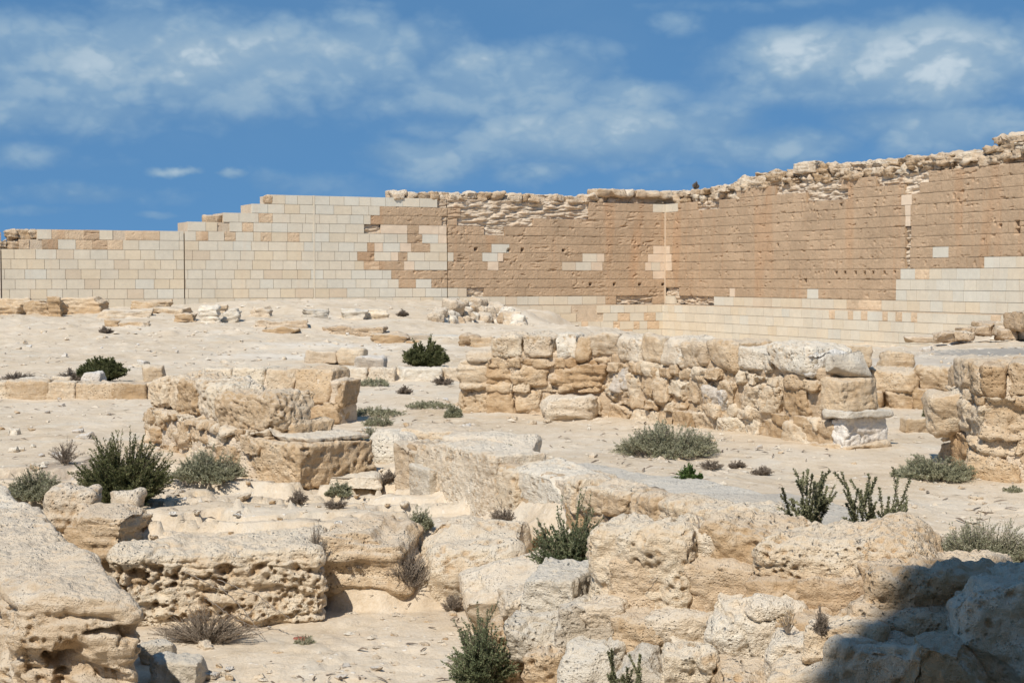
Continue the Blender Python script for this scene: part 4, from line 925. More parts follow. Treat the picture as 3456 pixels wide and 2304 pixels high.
for i, (x, y, sx) in enumerate(((0.75, 9.0, 0.8), (1.5, 8.7, 1.4), (2.6, 7.9, 1.8))):
    add_rock(f, (x, y, -0.75), (sx, 1.0, 1.0), -0.4, 0.05, 710 + i, 0.2, 0.05, 1, 0.05)
f.build('footing', M_TAN, dw)

# --- left foreground wall end
aw = thing('masonry_ruin', 'massive pale wall end at the left foreground edge, deeply hollowed by weather', 'ruined wall', (-3.4, 11, -0.5))
def prism_rock(mb, quad, z0, z1, res, seed, amp, pit, pitsz, pitlo, strata, fade=None, slots=0.0, **kw):
    """a big worn block on a four-cornered plan (near left, near right, far right, far left)"""
    q = np.array(quad, float); Lx = np.hypot(*(q[1] - q[0])); Ly = np.hypot(*(q[2] - q[1])); Lz = z1 - z0
    V, F, A = rock((0, 0, 0), (Lx, Ly, Lz), 0, res, seed, rnd=0.28, warp=0.0, cuts=0, amp=amp, freq=1.8, fine=0.018, pit=pit, pitsz=pitsz, pitlo=pitlo, strata=strata, pitfade=fade, slots=slots, crack=0.03, **kw)
    s = V[:, 0] / Lx + 0.5; t = V[:, 1] / Ly + 0.5
    xy = (q[0] * ((1 - s) * (1 - t))[:, None] + q[1] * (s * (1 - t))[:, None] + q[2] * (s * t)[:, None] + q[3] * ((1 - s) * t)[:, None])
    mb.add(np.concatenate([xy, (V[:, 2] + z0)[:, None]], 1), F, **A)
f = MB(); prism_rock(f, [(-3.12, 9.25), (-2.32, 9.25), (-3.45, 11.6), (-4.2, 11.5)], -0.75, 0.42, 0.011, 801, 0.06, 0.035, 0.06, -0.3, 0.03, lambda p: 1 - sstep(p[:, 2], 0.6, 0.95), 0.13, pit2=0.15, pit2sz=0.26, pit2lo=-0.05)
f.build('end_block', M_CREAM, aw)
f = MB(); prism_rock(f, [(-4.08, 11.52), (-3.38, 11.6), (-4.28, 13.4), (-5.0, 13.3)], -0.7, 0.36, 0.018, 802, 0.05, 0.06, 0.13, 0.0, 0.04); f.build('middle_block', M_CREAM, aw)
f = MB(); prism_rock(f, [(-5.0, 13.3), (-4.32, 13.45), (-5.3, 15.4), (-6.0, 15.3)], -0.5, 0.33, 0.02, 803, 0.06, 0.05, 0.12, 0.1, 0.03); f.build('far_block', M_CREAM, aw)
# --- honeycombed block in front
hb = MB(); prism_rock(hb, [(-3.42, 12.6), (-1.62, 12.95), (-1.72, 14.2), (-3.55, 13.9)], -0.62, 0.04, 0.011, 811, 0.07, 0.035, 0.055, -0.45, 0.025, lambda p: 1 - sstep(p[:, 2], 0.5, 0.95), 0.05, pit2=0.10, pit2sz=0.17, pit2lo=0.0)
tag(hb.build('honeycombed_block', M_TAN, loc=(-2.6, 13.4, -0.6)), 'long stone block riddled with honeycomb holes on the sandy foreground floor', 'stone block')

# ------------------------------------------------------------------ loose stones
def hit(u, v):
    """where the line of sight through a measured point meets the terrain"""
    d = ray(u, v); d = d / d[1]; ys = np.geomspace(6.0, 140, 1400); z = CAMZ + d[2] * ys; g = H0(d[0] * ys, ys)
    k = int(np.argmax(z < g)); y = ys[k]
    return np.array([d[0] * y, y, g[k]])
def loose(name, label, u0, u1, v0, v1, mat, seed, cat='stone', group=None, Y=None, depth=0.8, rz=0.0, sink=0.10, **kw):
    """a stone lying on the ground (or at depth Y), as wide and high as measured"""
    p = hit((u0 + u1) / 2, v1) if Y is None else at_y((u0 + u1) / 2, v1, Y)
    k = pxm(p[1]); w, h = (u1 - u0) * k, (v1 - v0) * k
    b = dict(res=max(0.012, p[1] * 0.0013), rnd=0.35, warp=0.13, cuts=3, amp=0.05, freq=1.2 / max(w, 0.1) + 0.6, fine=0.012); b.update(kw)
    b['amp'] = min(b['amp'], 0.14 * h + 0.01); b['fine'] = min(b['fine'], 0.06 * h); b['crack'] = min(0.03, 0.08 * h)
    f = MB(); dp = depth * w
    add_rock(f, (p[0], p[1] + dp * 0.4, p[2] - sink * h), (w, dp, h * (1 + sink)), rz, seed=seed, **b)
    return tag(f.build(name, mat, loc=(p[0], p[1] + dp * 0.4, p[2])), label, cat, group)
loose('loose_boulder', 'oval pale boulder lying at the foot of the long middle wall', 1253, 1366, 908, 962, M_CREAM, 1001, rnd=0.6, strata=0.05, cuts=2, depth=0.75)
loose('loose_boulder', 'white rounded boulder beside the low kerb left of the round bush', 815, 886, 824, 859, M_WHITE, 1002)
loose('loose_boulder', 'squared stone standing alone behind the wall right of centre', 2030, 2100, 806, 851, M_TAN, 1003, rnd=0.2, cuts=1, strata=0.04, warp=0.06)
loose('loose_boulder', 'squared tan block beside the right end of the far wall top', 1925, 2001, 793, 838, M_TAN, 1004, rnd=0.15, cuts=1, warp=0.05, Y=27.5)
loose('loose_boulder', 'upright tan stone between the dark far bush and the mid-left wall', 322, 376, 840, 878, M_TAN, 1005, cuts=4)
loose('loose_boulder', 'white rounded stone on the kerb in front of the brown dead shrubs', 180, 234, 856, 880, M_WHITE, 1006, Y=29.75)
loose('loose_boulder', 'small pale stone on the kerb left of the white rounded one', 118, 158, 862, 882, M_CREAM, 1007, Y=29.75)
loose('loose_boulder', 'flat pale stones at the far left end of the kerb', 35, 112, 868, 884, M_CREAM, 1008, Y=29.75)
loose('loose_boulder', 'blocky tan stone beside the left foreground wall, left of two', 100, 218, 1140, 1212, M_CREAM, 1009, cuts=3, pit=0.02, strata=0.03)
loose('loose_boulder', 'angular pale stone in front of the big dark bush, right of two', 246, 318, 1138, 1182, M_CREAM, 1010, cuts=5)
loose('fallen_slab', 'wide flat bedrock slab below the two stones by the left foreground wall', 140, 312, 1178, 1258, M_TAN, 1011, rnd=0.4, cuts=4, warp=0.12, depth=0.9, sink=0.6, strata=0.06)
loose('fallen_slab', 'low pale flat stone at the foot of the honey brown end block', 735, 872, 1094, 1122, M_CREAM, 1012, rnd=0.5, cuts=1, depth=0.6)
loose('rock_ledge', 'big rounded ledge of tan rock above the sandy floor in the centre', 950, 1245, 1222, 1395, M_TAN, 1013, cat='rock', rnd=0.7, cuts=3, amp=0.13, pit=0.03, pitsz=0.08, depth=0.9, warp=0.12, tilt=(0.2, 0.0))
loose('rock_ledge', 'cracked ochre ledge just right of the honeycombed block', 738, 965, 1250, 1345, M_TAN, 1014, cat='rock', rnd=0.7, cuts=5, amp=0.14, strata=0.05, depth=1.1, warp=0.14, tilt=(0.10, 0.0), sink=0.45)
loose('fallen_slab', 'smooth cream slab leaning down to the floor below the green bush', 1062, 1290, 1310, 1412, M_CREAM, 1015, rnd=0.35, cuts=2, amp=0.04, warp=0.06, tilt=(0.5, -0.30), depth=0.9, sink=0.35, Y=12.35)
loose('small_rock', 'thin tan stone resting on top of the left foreground wall', 118, 176, 1264, 1296, M_TAN, 1016, Y=10.6, depth=1.2, cuts=3)
loose('loose_boulder', 'grey crumbling stone at the near foot of the left foreground wall, upper of two', 322, 400, 1478, 1522, M_GREY, 1020, cuts=4)
loose('loose_boulder', 'grey crumbling stone at the near foot of the left foreground wall, lower of two', 330, 450, 1515, 1575, M_GREY, 1021, cuts=4)
loose('loose_boulder', 'pale stone at the foot of the jutting right edge wall', 2085, 2160, 962, 992, M_TAN, 1022, cuts=4)
loose('loose_boulder', 'broken block with a white face in the left middle distance', 770, 836, 800, 834, M_TAN, 1023, cuts=3)
loose('loose_boulder', 'heap of tan stone left of the white faced block', 700, 775, 806, 834, M_CREAM, 1024, cuts=4)
loose('small_rock', 'small whitish block lying left of the stone steps', 632, 662, 780, 796, M_WHITE, 1025, Y=50)
# row of old blocks along the foot of the left great wall
FOOT = [(-10, 60, 688, 722, 66, 'tan footing block at the far left edge below the great wall', M_BROWN), (58, 138, 692, 725, 66, 'long tan footing block left of the square brown one', M_TAN), (112, 142, 684, 726, 65.6, 'squared end stone of the far left footing', M_TAN),
        (138, 246, 684, 722, 68, 'squared brown footing block under the left great wall', M_BROWN), (305, 390, 691, 719, 70, 'brown footing block below the long dark joint of the great wall', M_BROWN),
        (345, 430, 706, 722, 68, 'low flat footing stone in front of the brown block by the dark joint', M_TAN), (220, 350, 713, 730, 66.5, 'long low pale slab at the foot of the left great wall', M_CREAM), (400, 452, 722, 738, 64, 'low broken stone left of the squared pale block', M_TAN),
        (452, 502, 705, 740, 63.5, 'squared pale block left of the tilted grey slab', M_CREAM), (505, 552, 713, 738, 63.2, 'tilted grey slab lying on the far slope', M_GREY), (478, 528, 700, 722, 65, 'tan stone behind the squared pale block', M_TAN),
        (572, 622, 706, 730, 66, 'square cream block right of the tilted slab', M_CREAM), (690, 750, 708, 730, 66.5, 'grey worn boulder left of the layered block', M_GREY), (786, 840, 708, 732, 66.5, 'layered grey block on the far slope, left of a pair', M_GREY), (836, 886, 707, 732, 66.3, 'layered tan block on the far slope, right of a pair', M_TAN),
        (238, 272, 736, 750, 60, 'small brown stone on the left slope', M_BROWN), (275, 345, 739, 750, 60, 'low ridge of tan stone on the left slope', M_TAN)]
for i, (u0, u1, v0, v1, Y, lab, mt) in enumerate(FOOT):
    loose('footing_block' if i < 9 else 'loose_boulder', lab, u0, u1, v0, v1, mt, 1100 + i, sink=0.2, rnd=0.25, warp=0.15, cuts=4, depth=0.7, strata=0.08, res=0.05, cut=(0.65, 0.95), tilt=(0, -0.25) if i == 9 else (0, 0))
# heap of white rubble before the wall: one stone of each kind, then copies
rgh = np.random.RandomState(77)
HEAPG = 'pale rubble stones of the heap before the great wall'
heap0 = []
for i in range(7):
    f = MB(); s_ = rgh.uniform(0.5, 0.85); add_rock(f, (0, 0, -0.2), (s_, s_ * rgh.uniform(.7, 1), s_ * rgh.uniform(.6, .85)), 0, 0.05, 1200 + i, 0.45, 0.16, 4, 0.08, 2.0, 0.02)
    heap0.append(tag(f.build('rubble_stone', M_CREAM if i % 3 else M_FAR, loc=(0, 0, 0)), 'pale rubble stone in the heap piled before the great wall', 'stone', HEAPG))
used = set()
def put(src, loc, rz, sc, flag):
    if flag not in used: used.add(flag); o = src
    else: o = src.copy(); COL.objects.link(o)
    o.location = [float(c) for c in loc]; o.rotation_euler = (rgh.uniform(-.3, .3), rgh.uniform(-.3, .3), rz); o.scale = (sc, sc, sc)
    return o
TOPV = [(985, 740), (1010, 708), (1040, 692), (1070, 690), (1110, 696), (1140, 702), (1165, 708), (1190, 722), (1222, 748)]
n = 0
for row in range(4):
    for j in range(15 - row):
        u = 990 + (225 / 15) * (j + 0.5 * row) + rgh.uniform(-5, 5)
        tv = np.interp(u, [a for a, _ in TOPV], [b for _, b in TOPV]); bv = np.interp(u, [985, 1222], [738, 750])
        v = bv - 13 * row + rgh.uniform(-2, 2)
        if v < tv + 8: continue
        p = at_y(u, v, hit(u, bv)[1] + row * 0.7 + rgh.uniform(-.2, .2)); k = n % 7; put(heap0[k], p, rgh.uniform(0, 6), rgh.uniform(0.75, 1.15), ('h', k)); n += 1
# low rubble wall at the far right and scattered masonry next to it
fr = thing('masonry_ruin', 'low collapsed rubble wall with dark hollows at the far right', 'ruined wall', tuple(at_y(2280, 775, 55)))
f = MB(); rgq = np.random.RandomState(5)
for row, v in enumerate((776, 766, 756)):
    u = 2150 + row * 45
    while u < 2420:
        w = rgq.uniform(28, 60); p = at_y(u + w / 2, v + (2255 - u) * 0.03, 55 + row * 0.3)
        if not (row == 0 and 2228 < u < 2262): add_rock(f, (p[0], p[1], p[2] - 0.05), (w * pxm(55), 0.9, 0.33), 0, 0.05, rgq.randint(1e6), 0.35, 0.12, 3, 0.06, 2, 0.02)
        u += w * 0.95
f.build('rubble', M_FAR, fr)
f = MB(); p = at_y(2350, 752, 54.5); add_rock(f, (p[0], p[1], p[2]), (1.2, 1.0, 0.6), 0.2, 0.06, 990, 0.3, 0.18, 5, 0.08); f.build('boulder', M_FAR, fr)
loose('loose_boulder', 'flat broken stones beside the plinth right of centre', 2085, 2165, 772, 786, M_FAR, 1027, Y=60, cuts=4)
loose('loose_boulder', 'knobbly pale boulder at the left end of the far right rubble wall', 2172, 2222, 758, 786, M_FAR, 1028, Y=56, cuts=4)
# broken bedrock edge below the heap and around the steps
for i, (u0, u1, v0, v1, Y, lab) in enumerate(((585, 720, 736, 752, 58, 'crumbling brown bank edge left of the layered grey block'), (600, 690, 752, 764, 55, 'crumbling lower bank edge left of the stone steps'), (730, 905, 752, 768, 54, 'low bank of broken tan stone above the stone steps'), (845, 935, 766, 786, 51, 'pale blocks at the left end of the stone steps'), (1055, 1100, 766, 796, 49.5, 'tumbled tan stones at the right end of the stone steps'), (1085, 1150, 772, 800, 47, 'crumbled stones between the steps and the long middle wall'))):
    loose('stone_bank', lab, u0, u1, v0, v1, M_TAN if i % 2 else M_FAR, 1300 + i, sink=0.4, cat='rubble', rnd=0.3, warp=0.10, cuts=4, depth=0.4, strata=0.10, amp=0.12, freq=1.3, res=0.06)

# scattered fist-sized stones: six shapes, then copies
SCG = [('stones scattered on the far left slope', 'pale stone scattered on the sandy slope beyond the left kerb', (0, 900, 745, 850), 70, 1.3), ('stones scattered in the court', 'small pale stone lying loose on the middle court floor', (780, 1300, 880, 1000), 22, 1.0),
       ('stones scattered in the left court', 'small pale stone lying loose in the left court', (0, 420, 915, 1080), 30, 1.0), ('stones scattered in the right court', 'small stone lying loose on the right-hand court floor', (1150, 2352, 985, 1290), 46, 0.9),
       ('stones on the ledges', 'small stone lying loose on the layered ledges', (320, 1150, 1110, 1250), 26, 0.6), ('stones on the foreground floor', 'small stone lying loose on the sandy foreground floor', (330, 1100, 1400, 1560), 40, 0.65),
       ('stones on the gravel', 'pale stone lying on the grey gravel at the far right', (1990, 2352, 780, 850), 60, 1.2)]
scat0 = []
for gi, (grp, lab, (u0, u1, v0, v1), cnt, sc) in enumerate(SCG):
    protos = []
    for i in range(3):
        f = MB(); add_rock(f, (0, 0, -0.03), (0.17, 0.12, 0.075), 0, 0.022, 1400 + gi * 7 + i, 0.2, 0.24, 6, 0.02, 7.0, 0.006, cut=(0.55, 0.9))
        protos.append(tag(f.build('small_rock', (M_CREAM, M_TAN, M_WHITE)[i], loc=(0, 0, 0)), lab, 'stone', grp))
    for i in range(cnt):
        p = hit(rgh.uniform(u0, u1), v0 + (v1 - v0) * rgh.uniform(0, 1) ** 0.8); k = i % 3
        put(protos[k], (p[0], p[1], p[2] + 0.01), rgh.uniform(0, 6), sc * min(2.4, rgh.uniform(0.35, 0.75) + (rgh.pareto(3.0) * 0.35)), ('s', gi, k))
# grit and pebbles: far too many to count
f = MB(); rgp = np.random.RandomState(21)
ico = np.array([(0, 0, 1), (.94, 0, .2), (.3, .9, .1), (-.76, .55, .25), (-.76, -.55, .1), (.3, -.9, .2), (0, 0, -.5)]); icf = np.array([(0, 1, 2), (0, 2, 3), (0, 3, 4), (0, 4, 5), (0, 5, 1), (6, 2, 1), (6, 3, 2), (6, 4, 3), (6, 5, 4), (6, 1, 5)])
NP = 10000
th = rgp.uniform(-0.40, 0.40, NP); r_ = np.exp(rgp.uniform(math.log(8.5), math.log(72), NP)); px_, py_ = np.sin(th) * r_, np.cos(th) * r_
dn = fbm(np.stack([px_ * 0.6, py_ * 0.6, px_ * 0], 1), 3); kp = dn > rgp.uniform(-0.6, 0.5, NP); px_, py_, r_ = px_[kp], py_[kp], r_[kp]
pz_ = H0(px_, py_) + Hd(px_, py_); NP = len(px_)
sz = np.exp(rgp.normal(-4.35, 0.45, NP)) * (1 + r_ / 22); a = rgp.uniform(0, 6.28, NP)
base = ico[None] * sz[:, None, None] * np.stack([rgp.uniform(.7, 1.5, NP), rgp.uniform(.7, 1.3, NP), rgp.uniform(.4, .8, NP)], 1)[:, None, :] * rgp.uniform(.75, 1.25, (NP, 7, 1))
X = base[..., 0] * np.cos(a)[:, None] - base[..., 1] * np.sin(a)[:, None] + px_[:, None]; Y_ = base[..., 0] * np.sin(a)[:, None] + base[..., 1] * np.cos(a)[:, None] + py_[:, None]
Z_ = base[..., 2] + pz_[:, None]
f.add(np.stack([X, Y_, Z_], -1).reshape(-1, 3), (icf[None] + (np.arange(NP) * 7)[:, None, None]).reshape(-1, 3), tone=np.repeat(rgp.uniform(0, 1, NP), 7), pit=0.0)
tag(f.build('pebbles', M_CREAM, smooth=False), 'pale grit and pebbles strewn over the sandy ground', 'pebbles', kind='stuff')

# dry twig litter: far too many to count
f = MB(); NL = 2600; th = rgp.uniform(-0.38, 0.38, NL); r_ = np.exp(rgp.uniform(math.log(9.5), math.log(48), NL)); lx, ly = np.sin(th) * r_, np.cos(th) * r_
kp = fbm(np.stack([lx * 0.45, ly * 0.45, lx * 0 + 4], 1), 3) > rgp.uniform(-0.35, 0.55, NL); lx, ly, r_ = lx[kp], ly[kp], r_[kp]; NL = len(lx)
lz = H0(lx, ly) + Hd(lx, ly); a = rgp.uniform(0, 6.28, NL); ln_ = rgp.uniform(0.012, 0.04, NL) * (1 + r_ / 22); wd_ = ln_ * rgp.uniform(0.10, 0.28, NL); hz = rgp.uniform(0.006, 0.03, NL)
ca, sa = np.cos(a), np.sin(a); o4 = [(-1, -1, 0), (1, -0.6, 1), (1, 0.6, 1), (-1, 1, 0.2)]
Vq = np.stack([np.stack([lx + ln_ * i * ca - wd_ * j * sa, ly + ln_ * i * sa + wd_ * j * ca, lz + 0.006 + hz * k], 1) for i, j, k in o4] + [np.stack([lx, ly, lz + 0.006 + hz * 1.2], 1)], 1)
Ft = np.array([(0, 1, 4), (1, 2, 4), (2, 3, 4), (3, 0, 4)]); f.add(Vq.reshape(-1, 3), (Ft[None] + (np.arange(NL) * 5)[:, None, None]).reshape(-1, 3), tone=np.repeat(rgp.uniform(0, 1, NL), 5))
tag(f.build('plant_litter', L_DRY, smooth=False), 'dry brown twig litter lying on the sandy ground', 'litter', kind='stuff')

# ------------------------------------------------------------------ plants
def tube(mb, P, r0, r1, tone=0.5):
    """thin three-sided stem along points P (n,3)"""
    n = len(P); d = np.gradient(P, axis=0); d /= np.maximum(np.linalg.norm(d, axis=1), 1e-9)[:, None]
    a = np.cross(d, np.array([0.31, 0.17, 0.93])); a /= np.maximum(np.linalg.norm(a, axis=1), 1e-9)[:, None]; b = np.cross(d, a)
    rr_ = np.linspace(r0, r1, n)[:, None]
    V = np.concatenate([P + rr_ * (a * math.cos(t) + b * math.sin(t)) for t in (0, 2.094, 4.189)])
    i = np.arange(n - 1); F = np.concatenate([np.stack([i + n * k, i + 1 + n * k, i + 1 + n * ((k + 1) % 3), i + n * ((k + 1) % 3)], 1) for k in range(3)])
    mb.add(V, F, tone=tone)
def leaves(mb, P, D, ln, wd, rg, tone, spread=0.7):
    """small lens-shaped leaves at points P leaning along D"""
    n = len(P); q = rg.normal(size=(n, 3)); d = D + spread * q; d /= np.maximum(np.linalg.norm(d, axis=1), 1e-9)[:, None]
    s = np.cross(d, rg.normal(size=(n, 3))); s /= np.maximum(np.linalg.norm(s, axis=1), 1e-9)[:, None]
    l = (ln * rg.uniform(0.6, 1.3, n))[:, None]; w = (wd * rg.uniform(0.7, 1.25, n))[:, None]
    V = np.stack([P, P + d * l * 0.5 + s * w * 0.5, P + d * l, P + d * l * 0.5 - s * w * 0.5], 1).reshape(-1, 3)
    F = (np.arange(n) * 4)[:, None] + np.arange(4)[None]
    mb.add(V, F, tone=np.repeat(np.clip(tone + rg.normal(0, 0.16, n), 0, 1), 4))
def bush(label, u0, u1, v0, v1, kind, seed, Y=None, z=None, name='shrub', cat='shrub', group=None, dens=1.0, depth=0.9):
    rg = np.random.RandomState(seed)
    if Y is not None: p = at_y((u0 + u1) / 2, v1, Y); p[2] = p[2] if z is None else z
    else: p = hit((u0 + u1) / 2, v1 - 2)
    k = pxm(p[1]); W_, H_ = (u1 - u0) * k / 2, (v1 - v0) * k; D_ = W_ * depth
    p = p + np.array([0, D_ * 0.30, 0]) if Y is None else p
    if Y is None: p[2] = GZ(p[0], p[1]) - 0.01
    root = thing(name, label, cat, p, group); st, lf = MB(), MB(); pm = p[1] / FPX       # one picture pixel in metres
    cfg = dict(dark=(150, 120, 2.6, L_DARK, M_STEM, 0.55), green=(70, 120, 2.3, L_GREEN, M_STEM, 0.6), grey=(170, 46, 2.0, L_GREY, M_DRYSTEM, 1.0), dry=(70, 26, 1.6, L_DRY, M_DRYSTEM, 1.0),
               sprig=(15, 330, 2.8, L_OLIVE, M_STEM, 0.9), fresh=(45, 40, 2.3, L_FRESH, M_STEM, 0.7), mat=(130, 26, 1.7, L_GREY, M_DRYSTEM, 1.0), straw=(60, 5, 3.0, L_STRAW, M_DRYSTEM, 0.3), twig=(16, 0, 0, L_DRY, M_DRYSTEM, 0.5))[kind]
    ns, nl, lp, ml, ms, spr = cfg; ns = max(5, int(ns * dens))
    for i in range(ns):
        if kind in ('mat',):
            rr_ = math.sqrt(rg.uniform(0, 1)); a = rg.uniform(0, 6.283); b0 = np.array([math.cos(a) * rr_ * W_ * 0.9, math.sin(a) * rr_ * D_ * 0.9, 0])
            e = b0 + np.array([rg.normal(0, .12) * W_, rg.normal(0, .12) * D_, H_ * rg.uniform(.35, 1.0) * (1.0 - 0.6 * rr_ ** 2)])
        elif kind == 'grey':
            rr_ = math.sqrt(rg.uniform(0, 1)); a = rg.uniform(0, 6.283); b0 = np.array([math.cos(a) * rr_ * W_ * 0.6, math.sin(a) * rr_ * D_ * 0.6, 0])
            lob = 0.75 + 0.3 * math.sin(a * 3 + seed) ; e = np.array([math.cos(a) * rr_ * W_, math.sin(a) * rr_ * D_, H_ * max(0.12, math.sqrt(max(0, 1 - rr_ ** 2 * 0.97))) * rg.uniform(.55, 1.0) * lob])
        elif kind == 'sprig':
            t = (i + 0.5) / ns * 2 - 1; b0 = np.array([t * W_ * 0.35 + rg.normal(0, .02), rg.normal(0, .05), -0.08]); e = np.array([t * W_ + rg.normal(0, .03), rg.normal(0, .10), H_ * rg.uniform(0.45, 1.0)])
        else:
            a = rg.uniform(0, 6.283); rr_ = rg.uniform(0, 1) ** 0.55; b0 = np.array([math.cos(a) * W_ * 0.18 * rr_, math.sin(a) * D_ * 0.18 * rr_, 0])
            hh = H_ * rg.uniform(.72, 1.18) * (1.0 - (0.55 if kind != 'straw' else 0.2) * rr_ ** 2.2) * (0.82 + 0.22 * math.sin(a * 2 + seed * 1.7)); e = np.array([math.cos(a) * W_ * rr_, math.sin(a) * D_ * rr_, hh])
        tt = np.linspace(0, 1, 6)[:, None]; mid = (b0 + e) / 2 + np.array([(b0[0] - e[0]) * 0.12, (b0[1] - e[1]) * 0.12, H_ * 0.08]) + rg.normal(0, 0.05, 3) * np.array([W_, D_, H_])
        S = (1 - tt) ** 2 * b0 + 2 * tt * (1 - tt) * mid + tt ** 2 * e + p
        r0 = max(0.0025, 0.22 * pm) * (1.4 if kind in ('sprig', 'dry', 'twig') else 1.0)
        tube(st, S, r0, r0 * 0.5, rg.uniform(0, 1)); tone = rg.uniform(0.15, 0.85)
        segs = [(S, 1.0)]
        for j in range({'dry': 4, 'dark': 3, 'grey': 3, 'green': 4, 'sprig': 5, 'twig': 4, 'fresh': 2}.get(kind, 1)):
            t0 = rg.uniform(0.25, 0.85); q0 = S[int(t0 * 5)]; dr = (S[min(5, int(t0 * 5) + 1)] - S[int(t0 * 5)]); L = np.linalg.norm(e - b0) * rg.uniform(0.18, 0.42)
            dr = dr / max(np.linalg.norm(dr), 1e-6) + rg.normal(0, 0.45, 3) * (1 if kind != 'dark' else 0.6); dr[2] = abs(dr[2]) * (1 if kind != 'mat' else .3); dr /= np.linalg.norm(dr)
            T = q0 + dr * np.linspace(0, 1, 4)[:, None] * L; tube(st, T, r0 * 0.6, r0 * 0.35, rg.uniform(0, 1)); segs.append((T, 0.45))
        for (T, fr_) in segs:
            m = int(nl * fr_ * rg.uniform(.7, 1.2))
            if m < 1: continue
            t = rg.uniform(0.30 if fr_ == 1.0 else 0.0, 1.03, m); x = np.clip(t, 0, 0.999) * (len(T) - 1); i0 = x.astype(int); w = (x - i0)[:, None]
            Q = T[i0] * (1 - w) + T[i0 + 1] * w; Dq = T[i0 + 1] - T[i0]; Dq /= np.maximum(np.linalg.norm(Dq, axis=1), 1e-9)[:, None]
            leaves(lf, Q, Dq, lp * pm, lp * pm * (0.5 if kind in ('sprig', 'green', 'fresh') else 0.34), rg, tone, spr)
    st.build('stems', ms, root)
    if lf.n: lf.build('foliage', ml, root, smooth=False)
    return root
bush('big dark green bush with a rounded crown, largest in the left foreground', 163, 392, 990, 1160, 'dark', 1, dens=2.8)
bush('spreading grey-green shrub between the big dark bush and the mid-left wall', 378, 566, 1032, 1116, 'grey', 2, dens=2.2)
bush('grey-green shrub at the left edge behind the foreground wall', 5, 158, 1082, 1165, 'grey', 3, dens=1.8)
bush('sparse leggy dead shrub behind the big dark bush', 108, 188, 1008, 1068, 'dry', 4, dens=0.6)
bush('dark green bush on the far left behind the long kerb', 178, 292, 828, 882, 'dark', 5, Y=30.6, z=0.25, dens=1.8)
bush('brown dead shrub on the kerb left of the dark far bush', 118, 200, 850, 880, 'dry', 6, Y=30.4, z=0.25, dens=1.6)
bush('low brown dead shrub at the far left edge above the kerb', -5, 88, 855, 880, 'dry', 7, Y=30.4, z=0.25, dens=1.6)
bush('round green bush in the centre behind the thin kerb', 925, 1030, 797, 852, 'dark', 8, Y=35.2, z=0.24, dens=1.8)
bush('wide grey-green shrub in the open court before the long middle wall', 1402, 1662, 962, 1052, 'grey', 9, dens=2.6)
bush('small bright green plant at the far edge of the grey slab', 1549, 1624, 1070, 1116, 'fresh', 10, dens=1.2)
bush('tall upright sprigs with fleshy leaves behind the foreground wall, left cluster', 1795, 1915, 1078, 1262, 'sprig', 11, Y=9.6, dens=1.0)
bush('tall upright sprigs with fleshy leaves behind the foreground wall, middle cluster with the tallest spike', 1925, 2090, 1075, 1285, 'sprig', 12, Y=9.3, dens=1.1)
bush('two short leafy sprigs at the right end of the clusters behind the foreground wall', 2045, 2108, 1150, 1300, 'sprig', 13, Y=9.0, dens=0.35)
bush('grey-green shrub at the left foot of the right edge wall', 2052, 2255, 1040, 1104, 'grey', 14, dens=2.0)
bush('long low grey-green shrub at the right edge beyond the shadowed stones', 2115, 2420, 1186, 1300, 'grey', 15, dens=3.0, depth=0.6)
bush('blue-green bush growing against the left end of the foreground wall', 1215, 1405, 1165, 1345, 'green', 16, Y=10.5, dens=2.2)
bush('blue-green bush at the left foot of the foreground wall, bottom centre', 1026, 1186, 1405, 1600, 'green', 17, Y=8.8, dens=2.2)
bush('small leafy sprigs in front of the foreground wall at the bottom edge', 1392, 1480, 1488, 1600, 'sprig', 18, Y=7.6, dens=0.4)
bush('dry grey-brown shrub on the sand before the rounded ledge', 878, 992, 1284, 1388, 'dry', 19, dens=1.7)
bush('tall dry plant beside the right end of the honeycombed block', 702, 750, 1208, 1312, 'dry', 20, Y=13.3, dens=0.8)
bush('tangled dead brush at the foot of the honeycombed block', 335, 615, 1385, 1482, 'dry', 21, Y=12.2, dens=2.0, depth=0.35)
bush('small grey shrub on top of the rounded ledge', 935, 1000, 1178, 1234, 'grey', 22, dens=0.6)
bush('dry brown shrub at the foot of the pitted block of the retaining wall', 1122, 1188, 1168, 1228, 'dry', 23, dens=1.0)
bush('tiny leafy plant alone on the sandy foreground floor', 668, 728, 1462, 1492, 'mat', 24, dens=0.4)
bush('small dry shrub on the ledges, leftmost of a row of three', 655, 712, 1130, 1164, 'dry', 25, dens=0.9)
bush('small grey-green shrub beside the low flat stone on the ledges', 742, 812, 1112, 1148, 'grey', 26, dens=0.7)
bush('small flat dry shrub in front of the grey-green one on the ledges', 740, 802, 1152, 1172, 'dry', 27, dens=0.8)
bush('small dry shrub by the left end of the retaining wall', 868, 918, 1088, 1122, 'dry', 28, dens=0.8)
bush('low grey-green mat in the middle court, nearest the retaining wall', 820, 895, 982, 1020, 'mat', 29, dens=1.0)
bush('long low grey-green mat crossing the middle court', 795, 930, 935, 958, 'mat', 30, dens=1.3)
bush('grey-green mat just in front of the long low one in the middle court', 835, 905, 950, 978, 'mat', 31, dens=0.9)
bush('low green mat at the left foot of the long middle wall', 930, 1040, 920, 940, 'mat', 32, dens=0.9)
bush('small green shrub against the hollowed end block of the long middle wall', 1018, 1062, 925, 962, 'grey', 33, dens=0.6)
bush('low green mat below the thin kerb, beside the wall of squared blocks', 815, 895, 870, 890, 'mat', 34, dens=0.9)
bush('grey dry shrub at the broken right end of the wall of squared blocks', 762, 825, 868, 905, 'dry', 35, dens=1.1)
bush('dark flattened dead plant in the middle court', 905, 952, 888, 906, 'dry', 36, dens=0.8)
